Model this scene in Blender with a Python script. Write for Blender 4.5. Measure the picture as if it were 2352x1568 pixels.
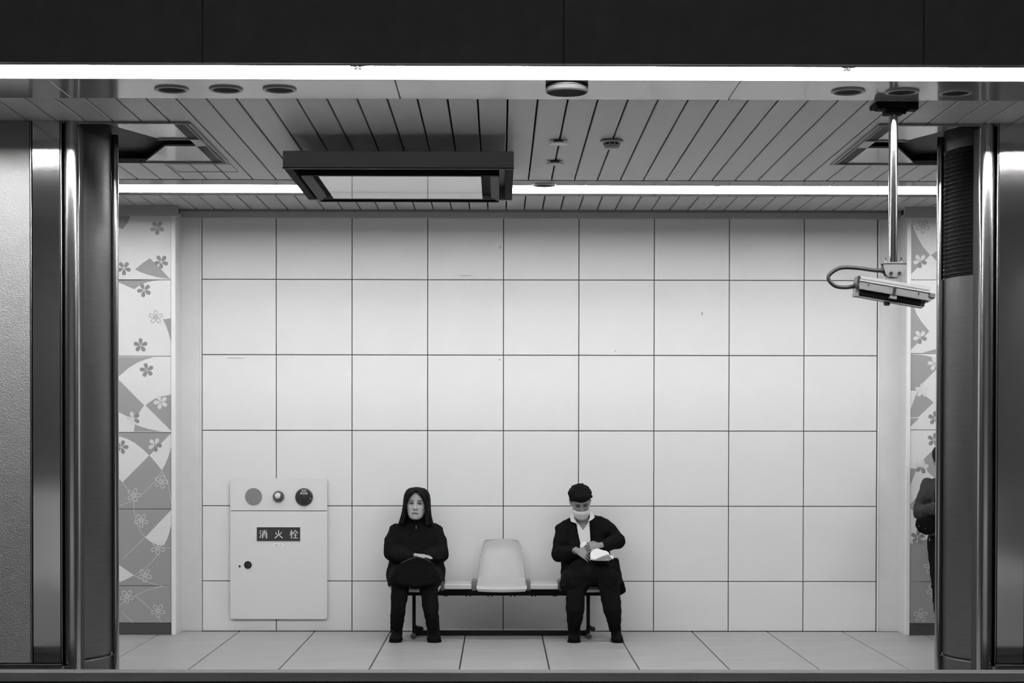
import bpy, bmesh, math, random
from mathutils import Vector, Matrix, noise
from mathutils.geometry import tessellate_polygon
random.seed(7)
R = math.radians
for o in list(bpy.data.objects): bpy.data.objects.remove(o)
SC = bpy.context.scene
COL = SC.collection

# ------------------------------------------------------------------ camera
FPX, PPX, PPY = 4000.0, 1176.0, 1061.0
CAM = Vector((0, 0, 1.54))
ROT = Matrix.Rotation(R(-0.42), 4, 'Z') @ Matrix.Rotation(R(90 - 0.8), 4, 'X') @ Matrix.Rotation(0.0015, 4, 'Z')
cd = bpy.data.cameras.new('camera'); co = bpy.data.objects.new('camera', cd); COL.objects.link(co)
cd.sensor_width = 36; cd.lens = FPX / 2352 * 36; cd.shift_y = (PPY - 784) / 2352
cd.clip_end = 200
co.matrix_world = Matrix.Translation(CAM) @ ROT
SC.camera = co

def ray(px, py):
    return ROT.to_3x3() @ Vector(((px - PPX) / FPX, -(py - PPY) / FPX, -1))
def P(px, py, Y):
    "world point at depth Y seen at a photograph position"
    d = ray(px, py); t = Y / d.y
    return CAM + d * t
def PZ(px, py, Z):
    d = ray(px, py); t = (Z - CAM.z) / d.z
    return CAM + d * t

# ------------------------------------------------------------------ world, view
w = bpy.data.worlds.new('world'); SC.world = w; w.use_nodes = True
w.node_tree.nodes['Background'].inputs[0].default_value = (1, 1, 1, 1)
w.node_tree.nodes['Background'].inputs[1].default_value = 0.012
SC.view_settings.view_transform = 'Standard'
try: SC.view_settings.look = 'None'
except Exception: pass
SC.view_settings.gamma = 1.0
SC.view_settings.use_curve_mapping = False
SC.view_settings.exposure = 0.0
TUBE_NEAR, TUBE_FAR, TUBE_OWN = 330.0, 52.0, 90.0      # emission of the three rows of fluorescent tubes

# ------------------------------------------------------------------ materials
MATS = {}
def mat(name, v, rough=0.5, metal=0.0, var=0.0, vscale=8.0, bump=0.0, bscale=60.0, stretch=(1, 1, 1), spec=0.5, emit=0.0, aniso=0.0, coat=0.0):
    if name in MATS: return MATS[name]
    m = bpy.data.materials.new(name); m.use_nodes = True
    nt = m.node_tree; b = nt.nodes['Principled BSDF']
    b.inputs['Base Color'].default_value = (v, v, v, 1)
    b.inputs['Roughness'].default_value = rough
    b.inputs['Metallic'].default_value = metal
    b.inputs['Specular IOR Level'].default_value = spec
    b.inputs['Anisotropic'].default_value = aniso
    b.inputs['Coat Weight'].default_value = coat
    b.inputs['Coat Roughness'].default_value = 0.08
    if emit:
        b.inputs['Emission Color'].default_value = (1, 1, 1, 1); b.inputs['Emission Strength'].default_value = emit
    tc = nt.nodes.new('ShaderNodeTexCoord'); mp = nt.nodes.new('ShaderNodeMapping')
    nt.links.new(tc.outputs['Object'], mp.inputs[0]); mp.inputs['Scale'].default_value = stretch
    if var:
        n = nt.nodes.new('ShaderNodeTexNoise'); n.inputs['Scale'].default_value = vscale; n.inputs['Detail'].default_value = 5
        nt.links.new(mp.outputs[0], n.inputs['Vector'])
        r = nt.nodes.new('ShaderNodeMapRange'); r.inputs['From Min'].default_value = .25; r.inputs['From Max'].default_value = .75
        r.inputs['To Min'].default_value = v * (1 - var); r.inputs['To Max'].default_value = min(1, v * (1 + var))
        nt.links.new(n.outputs[0], r.inputs[0]); c = nt.nodes.new('ShaderNodeCombineColor')
        for i in range(3): nt.links.new(r.outputs[0], c.inputs[i])
        nt.links.new(c.outputs[0], b.inputs['Base Color'])
    if bump:
        n = nt.nodes.new('ShaderNodeTexNoise'); n.inputs['Scale'].default_value = bscale; n.inputs['Detail'].default_value = 3
        nt.links.new(mp.outputs[0], n.inputs['Vector'])
        k = nt.nodes.new('ShaderNodeBump'); k.inputs['Strength'].default_value = bump; k.inputs['Distance'].default_value = 0.004
        nt.links.new(n.outputs[0], k.inputs['Height']); nt.links.new(k.outputs[0], b.inputs['Normal'])
    MATS[name] = m; return m

M_TILE = mat('white_wall_panel', .80, .38, var=.02, vscale=3)
M_JOINT = mat('dark_joint', .012, .8)
M_PIER = mat('white_pier_paint', .74, .3, var=.03)
M_TRIM = mat('white_trim', .86, .3)
M_DECO_W = mat('white_decor_tile', .79, .18, var=.015)
M_DECO_G = mat('grey_decor_print', .36, .22)
M_DECO_L = mat('light_decor_line', .72, .22)
M_BASE = mat('dark_skirting', .07, .35)
M_FLOOR = mat('floor_tile_stone', .40, .42, var=.26, vscale=4.0, stretch=(.5, 14, 1))
M_PLANK = mat('ceiling_plank', .46, .42, var=.02)
M_BAND = mat('polished_ceiling_panel', .28, .10, spec=.6)
M_DARK = mat('dark_void', .02, .7)
M_CORN = mat('cornice_paint', .42, .4)
M_CORN2 = mat('cornice_dark', .22, .5)
M_FASC = mat('dark_fascia', .12, .45, var=.1)
M_STEEL = mat('polished_steel', .36, .19, 1.0, bump=.02, bscale=20)
M_BRUSH = mat('brushed_steel', .13, .45, 1.0, var=.08, vscale=5, bump=.05, bscale=200, stretch=(1, 1, 12))
M_MIRR = mat('mirror_steel', .50, .085, 1.0)
M_HAMM = mat('hammered_steel', .30, .60, 1.0, var=.05, bump=.9, bscale=130)
M_GRILL = mat('black_grille', .006, .7, spec=.1)
M_GRILL2 = mat('black_slat', .006, .6, spec=.12)
M_BARR = mat('barrier_stone', .12, .55, var=.15, vscale=4, stretch=(.6, 6, 6))
M_TUBE_N = mat('tube_light_near', 1, .4, emit=TUBE_NEAR)
M_TUBE_F = mat('tube_light_far', 1, .4, emit=TUBE_FAR)
M_TUBE_O = mat('tube_light_own', 1, .4, emit=TUBE_OWN)
M_REFL = mat('white_reflector', .85, .4)
M_SOCK = mat('lamp_socket', .06, .4)
M_BOXD = mat('box_dark_paint', .24, .5)
M_BOXK = mat('box_black_paint', .012, .8, spec=.1)
M_BOXG = mat('box_grey_paint', .06, .6, spec=.2)
M_GLOSS = mat('glossy_white_panel', .42, .03, spec=1.0, coat=1.0)
M_WPLAS = mat('white_plastic', .72, .35)
M_GPLAS = mat('grey_plastic', .25, .4)
M_DPLAS = mat('dark_plastic', .035, .35)
M_SEAT = mat('pale_seat_plastic', .56, .38, bump=.15, bscale=25, var=.04, vscale=9)
M_FRAMEB = mat('bench_black_metal', .007, .6, spec=.15)
M_GREY = mat('bench_grey_bracket', .16, .5)
M_CABIN = mat('cabinet_cream_paint', .78, .42, bump=.06, bscale=250)
M_CABK = mat('cabinet_dark', .018, .35)
M_INK = mat('white_ink', .9, .5)
M_RED = mat('alarm_dark_shell', .03, .3)
M_LENS = mat('lamp_dome', .10, .12)
M_LENSC = mat('lamp_core', .75, .3)
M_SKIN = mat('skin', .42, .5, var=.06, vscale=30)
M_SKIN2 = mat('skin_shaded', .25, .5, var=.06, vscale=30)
M_HAIR = mat('black_hair', .005, .6, bump=.5, bscale=150, stretch=(4, 4, .4), spec=.12)
M_HAIRC = mat('black_curly_hair', .005, .6, bump=.8, bscale=120, spec=.08)
M_COAT = mat('black_wool_coat', .0075, .9, bump=.3, bscale=300, spec=.08)
M_COAT2 = mat('black_jacket', .0065, .9, bump=.3, bscale=300, spec=.08)
M_COAT3 = mat('charcoal_jacket', .035, .8, bump=.3, bscale=60, spec=.3)
M_TROU = mat('black_trousers', .007, .9, spec=.08)
M_SHOE = mat('black_leather', .004, .7, spec=.08)
M_BAGK = mat('black_bag_leather', .005, .8, spec=.05)
M_FEAT = mat('dark_feature', .035, .5)
M_LIP = mat('lip', .10, .5)
M_MASK = mat('white_mask_cloth', .80, .8, bump=.2, bscale=40)
M_SHIRT = mat('white_shirt_cotton', .82, .8, bump=.2, bscale=40)
M_PAPER = mat('white_paper_bag', .85, .7, bump=.4, bscale=35)
M_CAMB = mat('camera_grey_paint', .20, .35)
M_CAMW = mat('camera_pale_paint', .17, .35)
M_RUBB = mat('black_rubber', .02, .45)
M_OWNW = mat('own_platform_wall', .10, .5)
M_OWNF = mat('own_platform_floor', .70, .5)
M_TRACK = mat('track_bed', .04, .9)

# ------------------------------------------------------------------ object helpers
def wloc(o):
    v = Vector((0, 0, 0))
    while o is not None:
        v += o.location; o = o.parent
    return v
def link(name, me, m, parent=None, loc=None):
    o = bpy.data.objects.new(name, me); COL.objects.link(o)
    if m is not None and not me.materials: me.materials.append(m)
    if parent is not None: o.parent = parent
    if loc is not None: o.location = Vector(loc) - (wloc(parent) if parent else Vector((0, 0, 0)))
    return o
def part(name, bm, m, parent=None, smooth=False, loc=None):
    "bm holds world coordinates; the object's origin goes to loc (or its parent's origin)"
    org = Vector(loc) if loc is not None else (wloc(parent) if parent else Vector((0, 0, 0)))
    bmesh.ops.recalc_face_normals(bm, faces=bm.faces)
    if smooth:
        for e in bm.edges:
            if len(e.link_faces) == 2 and e.calc_face_angle(0) > .6: e.smooth = False
    bmesh.ops.translate(bm, verts=bm.verts, vec=-org)
    me = bpy.data.meshes.new(name); bm.to_mesh(me); bm.free()
    if smooth:
        for p in me.polygons: p.use_smooth = True
    return link(name, me, m, parent, org)
def thing(name, label, cat, loc, group=None):
    o = bpy.data.objects.new(name, None); COL.objects.link(o); o.location = loc
    o.empty_display_size = .1
    o['label'] = label; o['category'] = cat
    if group: o['group'] = group
    return o
def struct(o):
    o['kind'] = 'structure'; return o
def structure(name, loc=(0, 0, 0)):
    o = bpy.data.objects.new(name, None); COL.objects.link(o); o.location = loc; o['kind'] = 'structure'; return o
def copy_tree(o, parent=None, off=Vector((0, 0, 0))):
    c = o.copy(); COL.objects.link(c)
    if parent is not None: c.parent = parent
    c.location = o.location + Vector(off)
    for ch in o.children: copy_tree(ch, c)
    return c
def box(bm, x0, x1, y0, y1, z0, z1, bev=0.0):
    m = Matrix.Translation(((x0 + x1) / 2, (y0 + y1) / 2, (z0 + z1) / 2)) @ Matrix.Diagonal((x1 - x0, y1 - y0, z1 - z0, 1))
    r = bmesh.ops.create_cube(bm, size=1, matrix=m)
    if bev:
        es = list({e for v in r['verts'] for e in v.link_edges})
        bmesh.ops.bevel(bm, geom=es, offset=bev, segments=1, affect='EDGES')
    return bm
def nbox(*a, **k): return box(bmesh.new(), *a, **k)
def obox(bm, M, sx, sy, sz, bev=0):
    r = bmesh.ops.create_cube(bm, size=1, matrix=M @ Matrix.Diagonal((sx, sy, sz, 1)))
    if bev:
        es = list({e for v in r['verts'] for e in v.link_edges})
        bmesh.ops.bevel(bm, geom=es, offset=bev, segments=2, affect='EDGES')
    return bm
def loft(bm, rings, cap=True):
    "rings: lists of Vectors of equal length"
    vs = [[bm.verts.new(p) for p in r] for r in rings]
    n = len(vs[0])
    for a, b in zip(vs, vs[1:]):
        for i in range(n):
            bm.faces.new((a[i], a[(i + 1) % n], b[(i + 1) % n], b[i]))
    if cap:
        bm.faces.new(list(reversed(vs[0]))); bm.faces.new(vs[-1])
    return bm
def tube(bm, pts, rad, seg=12, up=None, cap=True, round_ends=False):
    "swept tube; rad: float, or list of r or (ra, rb)"
    pts = [Vector(p) for p in pts]
    if not isinstance(rad, (list, tuple)) or (isinstance(rad, tuple)): rad = [rad] * len(pts)
    rad = [r if isinstance(r, tuple) else (r, r) for r in rad]
    if round_ends:
        t0 = (pts[0] - pts[1]).normalized(); t1 = (pts[-1] - pts[-2]).normalized()
        np_, nr = [], []
        for a in (0.08, .45, .8):
            c = math.sqrt(1 - (1 - a) ** 2); s = min(rad[0])
            np_.append(pts[0] + t0 * s * (1 - a)); nr.append((rad[0][0] * c, rad[0][1] * c))
        np_ += pts; nr += rad
        for a in (.8, .45, .08):
            c = math.sqrt(1 - (1 - a) ** 2); s = min(rad[-1])
            np_.append(pts[-1] + t1 * s * (1 - a)); nr.append((rad[-1][0] * c, rad[-1][1] * c))
        pts, rad = np_, nr
    rings = []; u = Vector(up) if up else None; prev = None
    for i, p in enumerate(pts):
        t = (pts[min(i + 1, len(pts) - 1)] - pts[max(i - 1, 0)]).normalized()
        if u is None:
            u = Vector((0, 0, 1)) if abs(t.z) < .9 else Vector((0, 1, 0))
        a = u - t * u.dot(t)
        if a.length < 1e-4: a = t.orthogonal()
        a.normalize(); b = t.cross(a)
        if up is None: u = a
        rings.append([p + a * math.cos(2 * math.pi * k / seg) * rad[i][0] + b * math.sin(2 * math.pi * k / seg) * rad[i][1] for k in range(seg)])
    return loft(bm, rings, cap)
def curve_pts(ctrl, n=8):
    "Catmull-Rom through control points"
    c = [Vector(p) for p in ctrl]; c = [2 * c[0] - c[1]] + c + [2 * c[-1] - c[-2]]
    out = []
    for i in range(1, len(c) - 2):
        for k in range(n):
            t = k / n; p0, p1, p2, p3 = c[i - 1:i + 3]
            out.append(.5 * ((2 * p1) + (-p0 + p2) * t + (2 * p0 - 5 * p1 + 4 * p2 - p3) * t * t + (-p0 + 3 * p1 - 3 * p2 + p3) * t ** 3))
    out.append(c[-2]); return out
def cyl(bm, p0, p1, r, seg=24): return tube(bm, [p0, p1], r, seg)
def lathe(bm, c, prof, axis=Vector((0, 0, 1)), seg=32, cap=True):
    axis = Vector(axis).normalized(); a = axis.orthogonal().normalized(); b = axis.cross(a); c = Vector(c)
    rings = [[c + axis * h + (a * math.cos(2 * math.pi * k / seg) + b * math.sin(2 * math.pi * k / seg)) * max(r, 1e-4) for k in range(seg)] for r, h in prof]
    return loft(bm, rings, cap)
def ellipsoid(bm, c, r, M=None, u=14, v=10):
    m = Matrix.Translation(c) @ (M.to_4x4() if M is not None else Matrix.Identity(4)) @ Matrix.Diagonal((r[0], r[1], r[2], 1))
    bmesh.ops.create_uvsphere(bm, u_segments=u, v_segments=v, radius=1, matrix=m); return bm
def prism(bm, pts, depth):
    "extrude planar polygon pts (world) by vector depth"
    d = Vector(depth); pts = [Vector(p) for p in pts]
    a = [bm.verts.new(p) for p in pts]; b = [bm.verts.new(p + d) for p in pts]; n = len(pts)
    bm.faces.new(a); bm.faces.new(list(reversed(b)))
    for i in range(n): bm.faces.new((a[i], b[i], b[(i + 1) % n], a[(i + 1) % n]))
    return bm
def remeshed(bm, voxel, smooth=2, disp=0.0, dscale=12.0, sculpt=None, fine=None):
    me = bpy.data.meshes.new('t'); bmesh.ops.recalc_face_normals(bm, faces=bm.faces); bm.to_mesh(me); bm.free()
    o = bpy.data.objects.new('t', me); COL.objects.link(o)
    r = o.modifiers.new('r', 'REMESH'); r.mode = 'VOXEL'; r.voxel_size = voxel
    s = o.modifiers.new('s', 'SMOOTH'); s.iterations = smooth; s.factor = .5
    dg = bpy.context.evaluated_depsgraph_get()
    me2 = bpy.data.meshes.new_from_object(o.evaluated_get(dg))
    bpy.data.objects.remove(o); bpy.data.meshes.remove(me)
    b2 = bmesh.new(); b2.from_mesh(me2); bpy.data.meshes.remove(me2)
    b2.normal_update()
    if disp:
        dv = []
        for v in b2.verts:
            q = v.co * dscale
            f = (1 - abs(noise.noise(q + Vector((3, 1, 2))))) ** 3 - .45 + .4 * noise.noise(q * 2.3)
            dv.append(v.normal * f * disp)
        for v, d in zip(b2.verts, dv): v.co += d
    if sculpt: sculpt(b2)
    return b2

# =================================================================== SETTING
YW = 13.84          # tiled wall
YS = 13.58          # flowered side walls
ZC = 3.34           # ceiling underside
def chamfer_panel(w, h, t, c=.003):
    "panel in the XZ plane, centred, face towards -Y at y=0, back at y=t"
    bm = bmesh.new()
    r0 = [Vector((sx * (w / 2 - c), 0, sz * (h / 2 - c))) for sx, sz in ((-1, -1), (1, -1), (1, 1), (-1, 1))]
    r1 = [Vector((sx * w / 2, c, sz * h / 2)) for sx, sz in ((-1, -1), (1, -1), (1, 1), (-1, 1))]
    r2 = [p + Vector((0, t - c, 0)) for p in r1]
    loft(bm, [r0, r1, r2]); bmesh.ops.recalc_face_normals(bm, faces=bm.faces)
    me = bpy.data.meshes.new('panel'); bm.to_mesh(me); bm.free(); return me

# ---- back wall: 9 columns of square panels, returns at both ends
XL = [P(x, 988, YW).x for x in (464, 634.5, 808.5, 982, 1156, 1329, 1502, 1674, 1846, 2014)]
ZR = [3.30] + [P(1156, y, YW).z for y in (642.5, 815.5, 989, 1162, 1334.5)] + [0.0]
wb = structure('wall_back', (0, YW, 0))
part('backing', nbox(-2.62, 3.26, YW + .012, YW + .2, -.1, 3.5), M_JOINT, wb)
cache = {}
for i in range(9):
    for j in range(6):
        x0, x1, z1, z0 = XL[i], XL[i + 1], ZR[j], ZR[j + 1]
        g = .003
        k = (round(x1 - x0, 3), round(z1 - z0, 3))
        if k not in cache: cache[k] = chamfer_panel(x1 - x0 - 2 * g, z1 - z0 - 2 * g, .014)
        link('wall_tile', cache[k], M_TILE, wb, ((x0 + x1) / 2, YW, (z0 + z1) / 2))
XRL, XRR = P(415, 1400, YW).x, P(2063, 1400, YW).x        # where the returns meet the back wall
part('side_panel', nbox(XRL, XL[0] - .012, YW - .002, YW + .014, 0, 3.30, .002), M_PIER, wb)
part('side_panel', nbox(XL[9] + .016, XRR, YW - .002, YW + .014, 0, 3.30, .002), M_PIER, wb)
part('vertical_moulding', nbox(XL[0] - .012, XL[0] - .002, YW - .012, YW + .012, 0, 3.30, .003), M_TRIM, wb)
part('vertical_moulding', nbox(XL[9] + .004, XL[9] + .016, YW - .012, YW + .012, 0, 3.30, .003), M_TRIM, wb)
# small scuffs and chips on the panels
for (px, py, w_, h_) in ((1149, 567, 5, 12), (1147, 826, 6, 7), (540, 822, 60, 3), (1613, 720, 7, 9), (1413, 806, 4, 5), (1070, 633, 40, 2), (2040, 822, 3, 14)):
    c = P(px, py, YW); s = .00346; bm = bmesh.new(); n = 9
    pts = [c + Vector((math.cos(2 * math.pi * k / n) * w_ * s / 2 * random.uniform(.5, 1), -.0012, math.sin(2 * math.pi * k / n) * h_ * s / 2 * random.uniform(.5, 1))) for k in range(n)]
    prism(bm, pts, (0, .0015, 0)); part('scuff_mark', bm, mat('scuff', .42, .6), wb, loc=c)

# ---- side walls with flowered tiles
XEL, XER = P(403, 1400, YS).x, P(2080, 1400, YS).x
def side_wall(name, x_edge, sgn, ys_rows, grey_rows):
    o = structure(name, (x_edge, YS, 0))
    part('backing', nbox(*(sorted((x_edge, x_edge + sgn * 3.6))), YS + .014, YS + .5, -.1, 3.5), M_JOINT, o)
    part('return_face', nbox(*(sorted((x_edge - sgn * .002, x_edge + sgn * .02))), YS + .01, YW + .01, 0, 3.30), M_PIER, o)
    part('corner_strip', nbox(*(sorted((x_edge - sgn * .004, x_edge + sgn * .030))), YS - .012, YS + .02, 0, 3.30, .004), M_TRIM, o)
    part('skirting', nbox(*(sorted((x_edge + sgn * .030, x_edge + sgn * 3.6))), YS + .004, YS + .03, 0, P(340, 1430, YS).z), M_BASE, o)
    zs = [3.30] + [P(x_edge * 4000 / YS + 1147, y, YS).z for y in ys_rows] + [P(340, 1430, YS).z]
    for c in range(6):
        a = x_edge + sgn * (.030 + c * .60); b = a + sgn * .60; a, b = min(a, b), max(a, b)
        for r in range(len(zs) - 1):
            k = ('d', round(b - a, 3), round(zs[r] - zs[r + 1], 3), r in grey_rows)
            if k not in cache: cache[k] = chamfer_panel(b - a - .004, zs[r] - zs[r + 1] - .004, .016, .0015)
            link('decor_tile', cache[k], M_DECO_G if r in grey_rows else M_DECO_W, o, ((a + b) / 2, YS, (zs[r] + zs[r + 1]) / 2))
    return o
wl = side_wall('wall_left', XEL, -1, (642.5, 818, 993, 1169, 1345), (3, 4, 5))
wr = side_wall('wall_right', XER, 1, (642.5, 812, 987, 1161, 1335), (5,))

def petal_pts(c, ang, r, w_, inset=0.0):
    d = Vector((math.cos(ang), 0, math.sin(ang))); s = Vector((-math.sin(ang), 0, math.cos(ang)))
    prof = [(.14, .0), (.30, .17), (.55, .27), (.78, .26), (.93, .16), (1.0, .10), (.90, .0)]
    prof = [(a, b) for a, b in prof]
    L = [(a, b) for a, b in prof] + [(a, -b) for a, b in reversed(prof[1:-1])]
    cx = .58
    out = []
    for a, b in L:
        a2 = cx + (a - cx) * (1 - inset); b2 = b * (1 - inset * 1.4)
        out.append(c + d * a2 * r + s * b2 * r * w_)
    return out
def flower(wall, px, py, r, style, rot, k=0.0017):
    c = P(px, py, YS) ; c.y = YS - .0016
    e = wloc(wall).x; 
    bm = bmesh.new(); bm2 = bmesh.new()
    for i in range(5):
        a = rot + i * 2 * math.pi / 5
        if style in ('outline_light', 'outline_dark'):
            o_ = petal_pts(c, a, r, 1.0); n_ = petal_pts(c, a, r, 1.0, .24)
            va = [bm.verts.new(p) for p in o_]; vb = [bm.verts.new(p) for p in n_]; q = len(va)
            for j in range(q): bm.faces.new((va[j], va[(j + 1) % q], vb[(j + 1) % q], vb[j]))
        elif style == 'mixed' and i in (3, 4):
            prism(bm2, petal_pts(c, a, r, 1.0), (0, .0012, 0))
        else:
            prism(bm, petal_pts(c, a, r, 1.0), (0, .0012, 0))
        s0 = c + Vector((math.cos(a + .63), 0, math.sin(a + .63))) * r * .26
        prism(bm, [c + Vector((math.cos(a + .63 + q), 0, math.sin(a + .63 + q))) * r * l for q, l in ((-.5, .03), (-.12, .28), (.12, .28), (.5, .03))], (0, .0012, 0))
    if style.startswith('outline'):
        f = list(bm.faces); g = bmesh.ops.extrude_face_region(bm, geom=f)
        bmesh.ops.translate(bm, verts=[v for v in g['geom'] if isinstance(v, bmesh.types.BMVert)], vec=(0, -.0008, 0))
    m = {'dark': mat('flower_grey_print', .28, .22), 'light': M_DECO_L, 'mixed': M_DECO_L, 'outline_light': mat('flower_line_light', .72, .22), 'outline_dark': mat('flower_line_dark', .45, .25)}[style]
    p = part('flower_print', bm, m, wall, loc=c)
    if len(bm2.faces): part('petal_print', bm2, MATS['flower_grey_print'], p, loc=c)
    else: bm2.free()
def shape(wall, pts, m, name='fan_print', lift=.0008):
    w_ = [P(x, y, YS) for x, y in pts]
    for v in w_: v.y = YS - lift
    c = sum(w_, Vector()) / len(w_)
    bm = bmesh.new(); va = [bm.verts.new(v) for v in w_]; vb = [bm.verts.new(v + Vector((0, .0012, 0))) for v in w_]; n = len(w_)
    for tri in tessellate_polygon([w_]):
        bm.faces.new([va[i] for i in tri]); bm.faces.new([vb[i] for i in reversed(tri)])
    for i in range(n): bm.faces.new((va[i], vb[i], vb[(i + 1) % n], va[(i + 1) % n]))
    part(name, bm, m, wall, loc=c)
def line(wall, pts, m, wpx=1.0, lift=.0012):
    cp = [P(x, y, YS) for x, y in pts]
    cp = curve_pts(cp, 5) if len(cp) > 2 else cp
    for v in cp: v.y = YS - lift
    h = wpx * .0034 / 2; bm = bmesh.new(); rings = []
    for i, p in enumerate(cp):
        t = (cp[min(i + 1, len(cp) - 1)] - cp[max(i - 1, 0)]).normalized(); s = Vector((-t.z, 0, t.x))
        rings.append([p + s * h, p - s * h, p - s * h + Vector((0, .0014, 0)), p + s * h + Vector((0, .0014, 0))])
    loft(bm, rings); part('line_print', bm, m, wall, loc=cp[len(cp) // 2])
OFF = 0
def zl(l, base): return [(240 + OFF + u / 3.0167, base + v / 3.0167) for u, v in l]
G_, Wm, Ln = M_DECO_G, M_DECO_W, mat('flower_line_light', .72, .22)
for OFF in (0, -176.4):
    for s_ in ([(60, 45), (180, 45), (160, 95), (125, 140), (60, 110)],
               [(315, 340), (262, 376), (212, 418), (250, 437), (300, 455), (370, 472), (455, 485), (400, 425)],
               [(60, 493), (385, 493), (340, 497), (290, 508), (245, 528), (205, 555), (160, 535), (60, 490)],
               [(405, 763), (465, 757), (465, 960), (458, 905), (445, 860), (430, 815)],
               [(60, 1025), (345, 1025), (280, 1042), (230, 1062), (170, 1098), (117, 1145), (60, 1180)],
               [(60, 1145), (117, 1200), (275, 1360), (255, 1385), (240, 1412), (215, 1440), (175, 1445), (117, 1415), (60, 1390)],
               [(285, 1360), (310, 1338), (345, 1315), (390, 1298), (463, 1285), (463, 1538)],
               [(210, 1490), (255, 1508), (310, 1524), (395, 1541), (205, 1541)]):
        shape(wl, zl(s_, 480), G_, lift=.0008 - OFF * 1e-6)
    for s_ in ([(60, 118), (117, 130), (165, 147), (210, 172), (262, 212), (310, 258), (125, 445), (60, 380)],
               [(312, 258), (460, 106), (466, 150), (463, 190), (455, 230), (440, 275), (420, 320), (398, 362), (355, 308)],
               [(282, 825), (462, 636), (466, 690), (462, 740), (450, 790), (434, 838), (412, 880), (370, 880), (340, 868), (310, 850)],
               [(60, 990), (120, 1030), (205, 1088), (160, 1112), (120, 1131), (60, 1145)]):
        shape(wl, zl(s_, 960), Wm, lift=.0010 - OFF * 1e-6)
    for s_ in ([(398, 365), (360, 425), (310, 480), (255, 530)], [(398, 365), (430, 430), (450, 505), (464, 590)], [(125, 445), (170, 500)],
               [(60, 620), (123, 600), (200, 568)], [(200, 568), (205, 640), (220, 715), (245, 775), (282, 825)], [(125, 975), (282, 825)],
               [(370, 940), (325, 1000), (270, 1045), (205, 1090)], [(205, 1090), (300, 1135), (400, 1162), (464, 1162)], [(405, 895), (465, 899)],
               [(210, 1230), (300, 1190), (400, 1165)], [(210, 1230), (275, 1280), (328, 1332)], [(375, 1380), (395, 1416)], [(123, 1345), (200, 1416)], [(100, 1300), (150, 1262)]):
        line(wl, zl(s_, 960), Ln)
    for u, v, b_, st, ro in ((365, 130, 480, 'dark', -1.57), (393, 365, 480, 'dark', .9), (135, 410, 480, 'dark', -.3), (275, 562, 480, 'dark', .75), (355, 748, 480, 'outline_dark', 1.57),
                     (250, 943, 480, 'dark', 1.57), (293, 1115, 480, 'dark', .5), (390, 1337, 480, 'light', .7), (200, 1450, 480, 'mixed', 1.9), (350, 185, 960, 'mixed', 1.1),
                     (118, 200, 960, 'dark', 0), (392, 440, 960, 'outline_light', 0), (205, 533, 960, 'outline_light', 0), (255, 708, 960, 'outline_light', .95),
                     (370, 900, 960, 'outline_light', .95), (280, 1088, 960, 'outline_light', .95), (155, 1235, 960, 'outline_light', .95), (372, 1333, 960, 'outline_light', .95)):
        flower(wl, 240 + OFF + u / 3.0167, b_ + v / 3.0167, .0565, st, ro)
OFF = 0
def zr(l, s, base): return [(2000 + OFF + u / s, base + v / s) for u, v in l]
for OFF in (0, 176.4):
    for s_ in ([(287, 60), (305, 100), (325, 155), (350, 210), (390, 280), (445, 345), (287, 503)], [(452, 345), (520, 300), (540, 430), (490, 385)],
               [(287, 700), (325, 735), (345, 790), (385, 850), (440, 917), (287, 1070)], [(385, 1078), (490, 1050), (600, 1030), (600, 1078)],
               [(287, 1088), (370, 1092), (430, 1102), (480, 1118), (495, 1200), (440, 1255), (385, 1310), (345, 1362), (287, 1362)],
               [(350, 1370), (410, 1400), (472, 1450), (355, 1562), (292, 1562), (300, 1500), (325, 1430)]):
        shape(wr, zr(s_, 3.267, 480), G_, lift=.0008 + OFF * 1e-6)
    for s_ in ([(264, 0), (335, 0), (264, 70)], [(365, 285), (405, 245), (450, 205), (560, 120), (560, 420), (440, 412), (395, 372)],
               [(262, 345), (320, 352), (300, 395), (280, 450), (264, 520)], [(270, 600), (300, 570), (345, 530), (345, 600)], [(264, 612), (345, 612), (345, 680), (310, 660)]):
        shape(wr, zr(s_, 3.015, 960), G_, lift=.0008 + OFF * 1e-6)
    shape(wr, zr([(262, 870), (330, 858), (385, 838), (450, 815), (560, 800), (560, 1128), (262, 1128)], 3.015, 960), G_)
    for s_ in ([(262, 1130), (340, 1130), (440, 1098)], [(255, 1180), (265, 1260), (305, 1365)], [(300, 1378), (400, 1378)]):
        line(wr, zr(s_, 3.015, 960), mat('flower_line_faint', .42, .25))
    for u, v, s, b_, st, ro in ((390, 130, 3.267, 480, 'outline_dark', -1.57), (370, 390, 3.267, 480, 'mixed', .9), (370, 960, 3.267, 480, 'mixed', .9), (480, 1160, 3.267, 480, 'light', .5),
                        (385, 1360, 3.267, 480, 'light', .3), (445, 0, 3.015, 960, 'dark', .3), (440, 150, 3.015, 960, 'dark', 1.4), (352, 335, 3.015, 960, 'mixed', .1), (325, 822, 3.015, 960, 'dark', .2),
                        (415, 1030, 3.015, 960, 'outline_light', .4), (435, 1195, 3.015, 960, 'outline_light', .9), (345, 1365, 3.015, 960, 'outline_light', 1.57)):
        flower(wr, 2000 + OFF + u / s, b_ + v / s, .0565, st, ro)

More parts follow.
